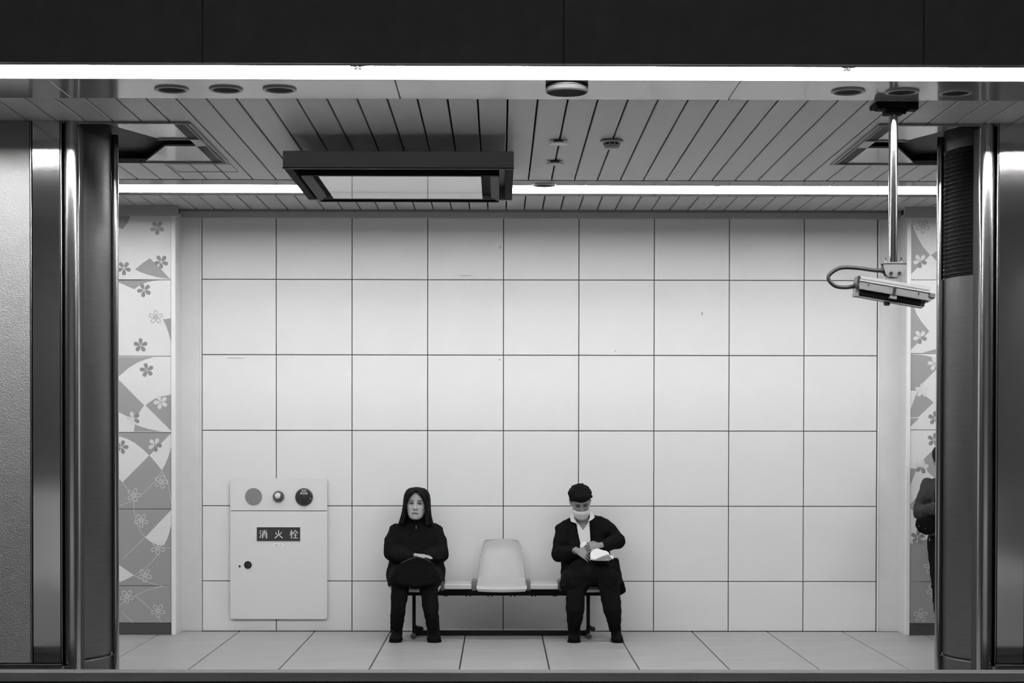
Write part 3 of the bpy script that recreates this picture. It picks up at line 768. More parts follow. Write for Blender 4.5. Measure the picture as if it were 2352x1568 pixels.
part('lamp_core', ellipsoid(bmesh.new(), c + Vector((-.002, -.036, .006)), (.024, .016, .024)), M_LENSC, t, True)
c = H(698.5, 1141)
al = part('alarm_button', lathe(bmesh.new(), c, [(.070, 0), (.070, .008), (.066, .016), (.060, .018)], (0, -1, 0), 48), M_RED, t)
part('push_knob', lathe(bmesh.new(), c + Vector((0, -.018, -.022)), [(.020, 0), (.020, .006), (.014, .007), (.013, .003), (.002, .003)], (0, -1, 0), 28), M_CABK, al)
part('highlight_tab', nbox(c.x + .050, c.x + .056, yh - .020, yh - .0175, c.z - .022, c.z - .004), M_GPLAS, al)
def text(body, size, center, m, name, parent, sx=1.0, thick=.0006):
    cu = bpy.data.curves.new(name, 'FONT'); cu.body = body; cu.size = size; cu.align_x = 'CENTER'; cu.align_y = 'CENTER'; cu.extrude = thick
    o = bpy.data.objects.new('t', cu); COL.objects.link(o)
    me = bpy.data.meshes.new_from_object(o.evaluated_get(bpy.context.evaluated_depsgraph_get()))
    bpy.data.objects.remove(o)
    xs = [v.co.x for v in me.vertices]; ys = [v.co.y for v in me.vertices]
    mx, my = (min(xs) + max(xs)) / 2, (min(ys) + max(ys)) / 2
    me.transform(Matrix.Rotation(math.pi / 2, 4, 'X') @ Matrix.Diagonal((sx, 1, 1, 1)) @ Matrix.Translation((-mx, -my, 0)))
    return link(name, me, m, parent, center)
text('非常\n発信機', .020, c + Vector((0, -.0195, .040)), M_INK, 'alarm_lettering', al)
s0, s1 = H(589, 1243), H(690.5, 1209.5)
sp = part('sign_plate', nbox(s0.x, s1.x, yh - .003, yh + .001, s0.z, s1.z), M_INK, door)
part('sign_face', nbox(s0.x + .003, s1.x - .003, yh - .0042, yh - .002, s0.z + .003, s1.z - .003), mat('sign_dark_red', .035, .4), sp)
def glyph(strokes, cx_, cz_, size):
    "brush-like strokes in a unit square, each (points, thick)"
    bm = bmesh.new()
    for pts, th in strokes:
        q = [Vector((cx_ + (x - .5) * size, yh - .0052, cz_ + (y - .5) * size)) for x, y in pts]
        for i in range(len(q) - 1):
            a, b = q[i], q[i + 1]; d = (b - a).normalized(); n = Vector((-d.z, 0, d.x)) * th * size / 2; e = d * th * size * .3
            prism(bm, [a + n - e, b + n + e, b - n + e, a - n - e], (0, .0012, 0))
    return bm
G1 = [([(.08, .92), (.2, .82)], .09), ([(.02, .66), (.15, .56)], .09), ([(.05, .06), (.22, .42)], .08), ([(.62, .98), (.62, .66)], .10), ([(.40, .92), (.48, .76)], .07), ([(.88, .94), (.76, .76)], .07),
      ([(.40, .64), (.88, .64), (.88, .06), (.78, .04)], .10), ([(.40, .64), (.38, .02)], .10), ([(.42, .46), (.86, .46)], .05), ([(.42, .28), (.86, .28)], .05)]
G2 = [([(.5, .96), (.5, .62), (.40, .32), (.06, .04)], .10), ([(.5, .60), (.66, .30), (.96, .05)], .11), ([(.18, .70), (.24, .46)], .10), ([(.86, .74), (.68, .50)], .08)]
G3 = [([(.22, .98), (.22, .02)], .10), ([(.03, .72), (.42, .72)], .06), ([(.20, .68), (.03, .36)], .06), ([(.24, .62), (.38, .48)], .07), ([(.68, .98), (.40, .60)], .07), ([(.66, .96), (.98, .62)], .09),
      ([(.52, .58), (.84, .58)], .05), ([(.50, .34), (.86, .34)], .05), ([(.68, .58), (.68, .06)], .09), ([(.42, .05), (.97, .05)], .07)]
cz_ = (s0.z + s1.z) / 2
for gl, px in ((G1, 605.5), (G2, 640), (G3, 675)):
    part('sign_character', glyph(gl, H(px, 1226).x, cz_, .066), M_INK, sp)
q0, q1 = H(628, 1255), H(651, 1247.5)
nt_ = part('number_label', nbox(q0.x, q1.x, yh - .001, yh + .001, q0.z, q1.z), M_INK, door)
text('No.15', .021, ((q0.x + q1.x) / 2, yh - .0018, (q0.z + q1.z) / 2), mat('grey_ink', .2, .5), 'number_lettering', nt_)
c = H(569.5, 1297)
lt = part('latch_ring', lathe(bmesh.new(), c, [(.036, 0), (.036, .003), (.031, .003), (.031, .001)], (0, -1, 0), 36), M_WPLAS, door)
part('latch_knob', lathe(bmesh.new(), c, [(.031, .0012), (.031, .004), (.028, .006)], (0, -1, 0), 36), M_CABK, lt)
bm = bmesh.new(); box(bm, c.x - .026, c.x + .026, yh - .0075, yh - .006, c.z - .002, c.z + .002); box(bm, c.x - .002, c.x + .002, yh - .0075, yh - .006, c.z - .026, c.z + .026)
part('latch_cross', bm, M_DPLAS, lt)
c = H(550.5, 1300)
part('keyhole', lathe(bmesh.new(), c, [(.014, 0), (.013, .003), (.009, .003), (.009, .0015)], (0, -1, 0), 20), M_WPLAS, door)
part('keyhole_core', lathe(bmesh.new(), c, [(.0095, 0), (.0095, .0024)], (0, -1, 0), 20), M_CABK, door)

# =================================================================== BENCH
yb0, yb1 = 13.24, 13.72
seat_z = P(1152, 1352, yb0).z + .014
bl, br = P(900, 1360, 13.4).x, P(1400, 1360, 13.4).x
t = thing('station_bench', 'row of pale plastic seats with small tables on a black metal frame', 'bench', ((bl + br) / 2, 13.45, 0))
yb = 13.36; zt, zbm = P(1152, 1355, yb).z, P(1152, 1367.5, yb).z
part('beam', nbox(bl, br, yb, yb + .05, zbm, zt, .003), M_FRAMEB, t)
part('beam', nbox(bl, br, yb + .16, yb + .20, zbm + .005, zt, .003), M_FRAMEB, t)
for px in (951, 1351):
    x = P(px, 1400, 13.44).x
    part('leg', nbox(x - .013, x + .013, 13.42, 13.46, .02, zt - .01, .003), M_FRAMEB, t)
    f = part('foot', cyl(bmesh.new(), (x, 13.30, .022), (x, 13.66, .022), .017, 16), M_FRAMEB, t, True)
    part('foot_cap', lathe(bmesh.new(), (x, 13.31, .022), [(.020, -.012), (.020, .012), (.012, .016), (.012, .012)], (0, -1, 0), 20), M_DPLAS, f)
    part('brace', tube(bmesh.new(), [(x + .002, 13.44, .08), (x + .03, 13.56, .055), (x + .05, 13.62, .045)], .018, 10), M_FRAMEB, t, True)
part('floor_rail', nbox(P(951, 1450, 13.56).x, P(1351, 1450, 13.56).x, 13.54, 13.59, .0, .038, .003), M_FRAMEB, t)
def seat_shell(px0, px1):
    xa, xb = P(px0, 1345, yb0).x, P(px1, 1345, yb0).x; xm = (xa + xb) / 2; hw_ = (xb - xa) / 2
    zk = P(1152, 1237.5, yb1 - .02).z
    # profile in (y, z): front lip, pan, curve up, back; with half width
    prof = [(yb0 + .004, seat_z - .030, hw_ * .93), (yb0 - .004, seat_z - .014, hw_ * .985), (yb0 + .012, seat_z, hw_), (yb0 + .06, seat_z + .001, hw_ * .995), (yb0 + .20, seat_z - .006, hw_ * .98), (yb0 + .33, seat_z + .002, hw_ * .97),
            (yb0 + .40, seat_z + .035, hw_ * .955), (yb0 + .43, seat_z + .10, hw_ * .93), (yb0 + .45, seat_z + .20, hw_ * .88), (yb0 + .47, zk - .10, hw_ * .81), (yb0 + .475, zk - .045, hw_ * .775), (yb0 + .478, zk - .018, hw_ * .735), (yb0 + .479, zk - .005, hw_ * .68), (yb0 + .479, zk, hw_ * .61)]
    n = 16; bm = bmesh.new(); rows = []
    for i, (y, z, h) in enumerate(prof):
        row = []
        for k in range(n + 1):
            s = -1 + 2 * k / n; c_ = 1 - s * s
            dish = (.018 if 2 < i < 6 else .006) * c_
            if i >= 6: row.append(bm.verts.new((xm + s * h, y + .025 * c_ - .012 * s ** 8, z)))
            else: row.append(bm.verts.new((xm + s * h, y - (.006 * c_ if i < 3 else 0), z - dish)))
        rows.append(row)
    for r0, r1 in zip(rows, rows[1:]):
        for k in range(n): bm.faces.new((r0[k], r0[k + 1], r1[k + 1], r1[k]))
    bmesh.ops.recalc_face_normals(bm, faces=bm.faces)
    bmesh.ops.solidify(bm, geom=bm.faces[:], thickness=.007)
    return part('seat_shell', bm, M_SEAT, t, True)
for a, b in ((895, 1012), (1094, 1210.5), (1291, 1408)): seat_shell(a, b)
for a, b in ((1019.5, 1083), (1218, 1282.5)):
    x0_, x1_ = P(a, 1345, yb0 + .02).x, P(b, 1345, yb0 + .02).x
    zt0 = P(1050, 1353, yb0 + .02).z; zt1 = P(1050, 1342, yb0 + .02).z
    part('side_table', nbox(x0_, x1_, yb0 + .02, yb0 + .40, zt0, zt1, .005), M_SEAT, t)
for a, b in ((1083, 1093), (1210, 1217), (1012, 1019), (1283, 1290)):
    x0_, x1_ = P(a, 1345, yb).x, P(b, 1345, yb).x
    part('divider_bracket', nbox(x0_ + .002, x1_ + .004, yb - .02, yb + .24, zt - .002, P(1050, 1334, yb).z, .002), M_GREY, t)
for px in (1021, 1026, 1071, 1080, 1121, 1130, 1173, 1182, 1222, 1230, 1272, 1277):
    x = P(px, 1369, yb).x; part('bolt', nbox(x - .006, x + .006, yb + .01, yb + .03, zbm - .008, zbm), M_FRAMEB, t)

# =================================================================== PEOPLE
def head_mesh(bm, M, s=1.0):
    "M maps local (x right, y towards the face, z up) to world; lofted skull, jaw, nose, ears"
    rings = []
    prof = [(-.114, .016, .074, .045), (-.110, .030, .082, .026), (-.100, .044, .088, .0), (-.082, .057, .091, -.03), (-.055, .065, .091, -.058), (-.025, .070, .090, -.082), (.008, .071, .088, -.094), (.04, .074, .088, -.097),
            (.068, .068, .079, -.090), (.090, .055, .060, -.072), (.106, .034, .034, -.045), (.112, .012, .006, -.015)]
    for z, w_, f, b_ in prof:
        yc_, hy = (f + b_) / 2, (f - b_) / 2; r = []
        for k in range(24):
            a = 2 * math.pi * k / 24; ca, sa = math.cos(a), math.sin(a)
            e = .82
            r.append(M @ (Vector((w_ * math.copysign(abs(ca) ** e, ca), yc_ + hy * math.copysign(abs(sa) ** e, sa), z)) * s))
        rings.append(r)
    loft(bm, rings)
    T = lambda p: M @ (Vector(p) * s)
    tube(bm, [T((0, .084, .020)), T((0, .094, -.008)), T((0, .104, -.030))], [.007 * s, .009 * s, .0135 * s], 10, round_ends=True)
    for sx in (-1, 1):
        ellipsoid(bm, T((sx * .011, .094, -.033)), (.009 * s, .010 * s, .007 * s))
        tube(bm, [T((sx * .074, -.004, .022)), T((sx * .080, -.010, .004)), T((sx * .073, -.002, -.026))], [.008 * s, .010 * s, .007 * s], 8, round_ends=True)
        ellipsoid(bm, T((sx * .036, .064, -.022)), (.024 * s, .018 * s, .026 * s))
    ellipsoid(bm, T((0, .088, -.060)), (.022 * s, .010 * s, .007 * s)); ellipsoid(bm, T((0, .087, -.071)), (.018 * s, .010 * s, .006 * s))
    ellipsoid(bm, T((0, .078, -.098)), (.022 * s, .014 * s, .014 * s))
def socket_sculpt(M, s):
    Mi = M.inverted(); Rm = M.to_3x3()
    def f(b2):
        for v in b2.verts:
            q = (Mi @ v.co) / s
            if q.y < .03 or abs(q.z) > .13: continue
            d = 0
            for sx in (-1, 1):
                d -= .010 * math.exp(-(((q.x - sx * .030) / .017) ** 2 + ((q.z - .006) / .012) ** 2))
                d += .003 * math.exp(-(((q.x - sx * .030) / .022) ** 2 + ((q.z - .026) / .008) ** 2))
            d -= .004 * math.exp(-((q.x / .03) ** 2 + ((q.z + .066) / .0022) ** 2))
            v.co += Rm @ Vector((0, d * s, 0))
    return f
def face_parts(M, s, parent, mouth=True, closed=False):
    T = lambda p: M @ (Vector(p) * s); Rm = M.to_3x3()
    for sx in (-1, 1):
        if not closed:
            e = part('eye', ellipsoid(bmesh.new(), T((sx * .030, .0790, .004)), (.0155 * s, .0065 * s, .0058 * s), Rm), mat('eye_white', .25, .3), parent, True)
            part('iris', ellipsoid(bmesh.new(), T((sx * .029, .0812, .004)), (.0085 * s, .0065 * s, .0058 * s), Rm), M_FEAT, e, True)
        part('eyelid', tube(bmesh.new(), [T((sx * .015, .084, .004)), T((sx * .023, .0865, .0095)), T((sx * .034, .0855, .0100)), T((sx * .046, .0785, .004))], [.0020 * s, .0036 * s, .0038 * s, .0022 * s], 8), M_FEAT if closed else mat('eyelid_line', .03, .5), parent, True)
        part('eyebrow', tube(bmesh.new(), curve_pts([T((sx * .014, .0905, .023)), T((sx * .030, .0895, .029)), T((sx * .050, .079, .023))], 4), [(.0028 * s, .0025 * s)] * 4 + [(.0024 * s, .0022 * s)] * 4 + [(.0012 * s, .0012 * s)], 8), mat('eyebrow_hair', .055, .7), parent, True)
    if mouth:
        part('mouth', tube(bmesh.new(), curve_pts([T((-.025, .0835, -.073)), T((-.009, .0955, -.0645)), T((0, .0965, -.0655)), T((.009, .0955, -.0645)), T((.025, .0835, -.073))], 3), [.0018 * s] + [.0042 * s] * 11 + [.0018 * s], 8), M_LIP, parent, True)
        part('mouth_line', tube(bmesh.new(), curve_pts([T((-.023, .0855, -.0685)), T((0, .1000, -.0655)), T((.023, .0855, -.0685))], 3), .0014 * s, 6), M_FEAT, parent, True)
def hand(bm, wrist, d, n, side, curl=.5, s=1.0, spread=.08):
    "d: pointing direction, n: back-of-hand normal, side: direction of the thumb edge"
    d = Vector(d).normalized(); n = Vector(n); n = (n - d * n.dot(d)).normalized(); sd = d.cross(n)
    if sd.dot(Vector(side)) < 0: sd = -sd
    w_ = Vector(wrist)
    tube(bm, [w_ - d * .03 * s, w_, w_ + d * .03 * s, w_ + d * .065 * s, w_ + d * .085 * s], [(.019 * s, .026 * s), (.017 * s, .026 * s), (.016 * s, .036 * s), (.015 * s, .040 * s), (.011 * s, .037 * s)], 14, up=n)
    for i, (o_, l) in enumerate(((.034, .070), (.0115, .078), (-.0115, .073), (-.034, .058))):
        b_ = w_ + d * .075 * s + sd * o_ * s; a = 0; p = b_ - d * .015 * s; q = [p, b_]; fd = d + sd * (o_ * spread * 20 * .15)
        fd.normalize()
        for k, fr in enumerate((.45, .32, .23)):
            a += curl * (.9, 1.1, .7)[k]
            q.append(q[-1] + (fd * math.cos(a) - n * math.sin(a)) * l * fr * s)
        tube(bm, q, [.0082 * s, .0080 * s, .0074 * s, .0068 * s, .0055 * s], 9, round_ends=True)
    tb = w_ + d * .018 * s + sd * .026 * s
    tube(bm, [tb, tb + (d * .6 + sd * .7 - n * .2).normalized() * .030 * s, tb + (d * .6 + sd * .7 - n * .2).normalized() * .030 * s + (d * .9 + sd * .15 - n * .4 * curl).normalized() * .028 * s,
              tb + (d * .6 + sd * .7 - n * .2).normalized() * .030 * s + (d * .9 + sd * .15 - n * .4 * curl).normalized() * .050 * s], [.012 * s, .011 * s, .0095 * s, .0075 * s], 9, round_ends=True)
def shoe(x, y, dirx, parent, s=1.0, wide=1.0):
    "shoe with the ankle at (x, y); toe towards -Y, turned by dirx"
    d = Vector((dirx, -1, 0)).normalized(); sd = Vector((-d.y, d.x, 0)); rings = []
    for u, w_, h, z0 in ((-.065, .022, .035, .006), (-.055, .034, .085, .004), (-.02, .039, .098, .004), (.02, .039, .092, .004), (.06, .041, .068, .004), (.11, .045, .052, .004), (.15, .043, .044, .004), (.178, .030, .032, .006), (.188, .014, .020, .010)):
        w_ *= wide; c_ = Vector((x, y, 0)) + d * u * s; r = []
        for k in range(16):
            a = 2 * math.pi * k / 16; ca, sa = math.cos(a), math.sin(a)
            r.append(c_ + sd * w_ * s * math.copysign(abs(ca) ** .7, ca) + Vector((0, 0, z0 + (h / 2) * (1 + math.copysign(abs(sa) ** .7, sa)) * s)))
        rings.append(r)
    o = part('shoe', loft(bmesh.new(), rings), M_SHOE, parent, True)
    rings = []
    for u, w_ in ((-.070, .018), (-.060, .035), (-.02, .041), (.03, .040), (.08, .044), (.13, .048), (.165, .040), (.186, .024), (.194, .010)):
        w_ *= wide; c_ = Vector((x, y, 0)) + d * u * s
        rings.append([c_ + sd * w_ * s, c_ - sd * w_ * s, c_ - sd * w_ * s + Vector((0, 0, .016)), c_ + sd * w_ * s + Vector((0, 0, .016))])
    part('sole', loft(bmesh.new(), rings), M_SHOE, o)
    return o
def torso(bm, rings, seg=28, e=.85):
    rr = []
    for c_, rx, ry in rings:
        rr.append([Vector(c_) + Vector((rx * math.copysign(abs(math.cos(2 * math.pi * k / seg)) ** e, math.cos(2 * math.pi * k / seg)), ry * math.copysign(abs(math.sin(2 * math.pi * k / seg)) ** e, math.sin(2 * math.pi * k / seg)), 0)) for k in range(seg)])
    loft(bm, rr)
def limb(bm, pts, rad, seg=14): tube(bm, pts, rad, seg, round_ends=True)

# ------------------------------------------------------------------ woman, left
def woman():
    base = P(956, 1440, 13.35); base.z = 0
    t = thing('person', 'person with long black hair in a black coat, sitting on the left seat', 'person', base)
    HC = P(957, 1158, 13.46); MH_ = Matrix.Translation(HC) @ Matrix.Rotation(R(2), 4, 'Y') @ Matrix.Rotation(math.pi + R(-3), 4, 'Z') @ Matrix.Rotation(R(3), 4, 'X')
    s = 1.05
    A = dict(nk=P(956, 1196, 13.52), sl=P(914, 1224, 13.53), sr=P(999, 1226, 13.53), el=P(895, 1268, 13.44), er=P(1012, 1272, 13.44), wl=P(940, 1286, 13.26), wr=P(976, 1282, 13.26),
             hl=P(930, 1326, 13.53), hr=P(985, 1326, 13.53), kl=P(920, 1334, 13.16), kr=P(983, 1334, 13.16), al=P(911, 1452, 13.26), ar=P(996, 1452, 13.26))
    # body, one continuous skin surface
    bm = bmesh.new()
    head_mesh(bm, MH_, s)
    limb(bm, [HC + Vector((0, .03, -.07)), A['nk'] + Vector((0, .0, -.03))], [.050, .052])
    torso(bm, [(P(956, 1200, 13.53), .06, .05), (P(956, 1212, 13.53), .145, .075), (P(956, 1240, 13.52), .14, .09), (P(956, 1285, 13.53), .12, .09), (P(956, 1318, 13.54), .15, .11), (P(956, 1330, 13.54), .13, .10)])
    for q in ('l', 'r'):
        limb(bm, [A['s' + q], A['e' + q], A['w' + q]], [.042, .036, .024])
        limb(bm, [A['h' + q], A['k' + q], A['a' + q]], [.068, .052, .034])
        limb(bm, [A['a' + q] + Vector((0, .02, .0)), A['a' + q] + Vector((0, -.05, -.03))], [.022, .018])
    hand(bm, P(958, 1275, 13.20), (.97, -.2, -.08), (0, -.12, 1), (0, -1, .0), .12, .80)
    hand(bm, P(972, 1293, 13.25), (-.9, -.2, -.05), (0, -.2, .98), (0, -1, 0), .3, .85)
    b2 = remeshed(bm, .0036, 2, sculpt=socket_sculpt(MH_, s))
    body = part('body', b2, M_SKIN, t, True)
    face_parts(MH_, s, body)
    # coat
    bm = bmesh.new()
    torso(bm, [(P(956, 1192, 13.51), .062, .062), (P(956, 1199, 13.52), .080, .070), (P(956, 1202, 13.53), .155, .085), (P(957, 1208, 13.53), .188, .098), (P(957, 1232, 13.52), .180, .118), (P(956, 1262, 13.51), .178, .13), (P(956, 1295, 13.50), .185, .14), (P(957, 1325, 13.50), .196, .16), (P(957, 1338, 13.50), .19, .15)])
    limb(bm, [P(911, 1217, 13.53), (A['sl'] + A['el']) / 2 + Vector((-.012, 0, .0)), A['el'] + Vector((.01, 0, 0)), A['wl'] + Vector((.015, .02, .012))], [.058, .066, .066, .052])
    limb(bm, [P(1002, 1222, 13.53), (A['sr'] + A['er']) / 2 + Vector((.012, 0, .0)), A['er'] + Vector((-.0, 0, 0)), A['wr'] + Vector((.018, .02, .015))], [.060, .066, .066, .052])
    for q, dx in (('l', -.01), ('r', .01)):
        limb(bm, [A['h' + q] + Vector((dx * 2.5, 0, .02)), (A['h' + q] + A['k' + q]) / 2 + Vector((dx * 2, 0, .022)), A['k' + q] + Vector((dx, .03, .012))], [.096, .096, .086])
    limb(bm, [P(957, 1322, 13.45), P(954, 1328, 13.2)], [.095, .08])
    tube(bm, [P(900, 1296, 13.42), P(893, 1312, 13.40), P(899, 1340, 13.38)], [.03, .022, .035], 10, round_ends=True)
    tube(bm, [P(1012, 1296, 13.42), P(1017, 1314, 13.40), P(1011, 1338, 13.38)], [.03, .028, .035], 10, round_ends=True)
    coat = part('coat', remeshed(bm, .009, 9, .008, 11), M_COAT, t, True)
    part('zip_pull', nbox(P(956, 1208, 13.4).x - .002, P(956, 1208, 13.4).x + .002, 13.385, 13.395, P(956, 1214, 13.4).z, P(956, 1207, 13.4).z), M_GPLAS, coat)
    # high scarf-like collar
    bm = bmesh.new(); torso(bm, [(P(956, 1187, 13.505), .055, .056), (P(956, 1192, 13.505), .070, .070), (P(956, 1199, 13.51), .078, .074), (P(956, 1205, 13.52), .07, .066)])
    part('collar', remeshed(bm, .007, 2, .006, 20), M_COAT, coat, True)
    # trousers
    bm = bmesh.new()
    for q, mid in (('l', P(914, 1400, 13.17)), ('r', P(990, 1402, 13.17))):
        limb(bm, [A['h' + q], A['k' + q] + Vector((0, 0, -.004)), mid, A['a' + q] + Vector((0, -.0, .01))], [.084, .074, .058, .047])
    limb(bm, [P(940, 1326, 13.5), P(975, 1326, 13.5)], [.09, .09])
    part('trousers', remeshed(bm, .008, 3, .006, 13), M_TROU, t, True)
    shoe(A['al'].x + .004, 13.245, -.04, t, .98, 1.05); shoe(A['ar'].x - .004, 13.245, .12, t, .98, 1.15)
    # hair: cap, long curtains on both sides
    Rm = MH_.to_3x3(); T = lambda p: MH_ @ (Vector(p) * s)
    bm = bmesh.new()
    # shell: rings around head from crown to shoulders, open at the face
    zs = [.128, .120, .100, .07, .035, 0, -.04, -.08, -.115, -.145]
    hwid = [.018, .050, .076, .090, .096, .098, .102, .108, .118, .126]
    backy = [-.03, -.075, -.105, -.118, -.122, -.120, -.115, -.11, -.105, -.095]
    fronty = [.02, .060, .088, .098, .095, .082, .072, .066, .060, .050]
    open_ = [0, 0, 0, .50, .95, 1.12, 1.16, 1.12, 1.0, .9]           # half opening (radians-ish) at the face
    outer = []; inner = []; n = 34
    for z, w_, b_, f, op in zip(zs, hwid, backy, fronty, open_):
        ro, ri = [], []
        for k in range(n + 1):
            a = math.pi / 2 + (.003 + op) + (2 * math.pi - 2 * (.003 + op)) * k / n
            yc_, hy = (f + b_) / 2, (f - b_) / 2
            p = Vector((w_ * math.cos(a), yc_ + hy * math.sin(a), z))
            ro.append(T(p)); ri.append(T(Vector((p.x * .80, yc_ + hy * math.sin(a) * .80, z - .010))))
        outer.append(ro); inner.append(ri)
    vo = [[bm.verts.new(p) for p in r] for r in outer]; vi = [[bm.verts.new(p) for p in r] for r in inner]
    m_ = len(vo)
    for i in range(m_ - 1):
        for k in range(n):
            bm.faces.new((vo[i][k], vo[i][k + 1], vo[i + 1][k + 1], vo[i + 1][k])); bm.faces.new((vi[i][k], vi[i + 1][k], vi[i + 1][k + 1], vi[i][k + 1]))
        for k in (0, n): bm.faces.new((vo[i][k], vi[i][k], vi[i + 1][k], vo[i + 1][k]) if k == n else (vo[i][k], vo[i + 1][k], vi[i + 1][k], vi[i][k]))
    for k in range(n):
        bm.faces.new((vo[-1][k], vo[-1][k + 1], vi[-1][k + 1], vi[-1][k]))
        bm.faces.new((vo[0][k], vi[0][k], vi[0][k + 1], vo[0][k + 1]))
    bm.faces.new(vo[0]); 
    ellipsoid(bm, T((0, -.02, .085)), (.068 * s, .085 * s, .040 * s), Rm)
    # parted fringe sweeping down both temples
    for sx in (-1, 1):
        tube(bm, [T((sx * .004, .070, .106)), T((sx * .030, .088, .084)), T((sx * .058, .080, .048)), T((sx * .076, .064, .004)), T((sx * .083, .056, -.05)), T((sx * .084, .056, -.10)), T((sx * .088, .054, -.145))],
             [(.012, .014), (.013, .020), (.013, .020), (.013, .020), (.014, .020), (.014, .022), (.008, .02)], 10, round_ends=True)
    rs = random.Random(11)
    for k in range(70):
        a = math.pi / 2 + rs.uniform(1.05, 2 * math.pi - 1.05); q = []
        for z, w_, b_, f, op in list(zip(zs, hwid, backy, fronty, open_))[1:]:
            aa = a + .05 * math.sin(z * 40 + k); yc_, hy = (f + b_) / 2, (f - b_) / 2
            q.append(T((w_ * 1.0 * math.cos(aa), yc_ + hy * math.sin(aa), z)))
        q.append(q[-1] + Vector((rs.uniform(-.004, .004), 0, -rs.uniform(.0, .022))))
        tube(bm, q, [.004] + [.0062] * (len(q) - 2) + [.0035], 6)
    for sx in (-1, 1):
        for k in range(10):
            o_ = rs.uniform(-.010, .012); p_ = rs.uniform(-.006, .008)
            tube(bm, curve_pts([T((sx * .004, .074, .110)), T((sx * (.034 + o_), .092 + p_, .080)), T((sx * (.062 + o_), .082 + p_, .040)), T((sx * (.079 + o_ * .6), .066 + p_, -.01)), T((sx * (.083 + o_), .058 + p_, -.07)), T((sx * (.088 + o_), .054 + p_, -.15))], 3), .0050, 6)
    b2 = remeshed(bm, .0036, 1)
    hair = part('hair', b2, M_HAIR, t, True)
    for k in range(9):
        sx = 1 if k % 2 else -1; o_ = random.uniform(-.01, .02)
        q = [T((sx * (.09 + o_), .03, -.06)), T((sx * (.10 + o_), .035, -.11)), T((sx * (.115 + o_ * 1.6), .03, -.155 - random.uniform(0, .02)))]
        part('hair_strand', tube(bmesh.new(), curve_pts(q, 4), [.004] * 5 + [.003] * 3 + [.001], 6), M_HAIR, hair, True)
    # bag on the lap
    b = thing('handbag', 'soft black handbag lying on the lap of the long-haired person', 'bag', P(958, 1316, 13.2))
    bm = bmesh.new(); pts = [(908, 1301), (925, 1290), (943, 1282), (960, 1279), (980, 1282), (996, 1294), (1004, 1318), (1001, 1338), (980, 1345), (955, 1347), (930, 1345), (908, 1340), (902, 1320)]
    c_ = P(955, 1312, 13.12)
    rings = []
    for dy, sc in ((-.030, .88), (-.022, .96), (-.005, 1), (.03, 1), (.05, .92)):
        rings.append([c_ + Vector(((P(x, y, 13.12) - c_).x * sc, dy + (y - 1310) * -.0006 * 2, (P(x, y, 13.12) - c_).z * sc)) for x, y in pts])
    loft(bm, rings); part('bag_body', remeshed(bm, .008, 3, .005, 15), M_BAGK, b, True)
    part('bag_seam', tube(bmesh.new(), curve_pts([P(922, 1292, 13.075), P(940, 1284, 13.07), P(958, 1279, 13.07), P(976, 1283, 13.075), P(990, 1290, 13.08)], 5), .0022, 8), mat('bag_piping', .05, .4), b, True)
    return t
woman()

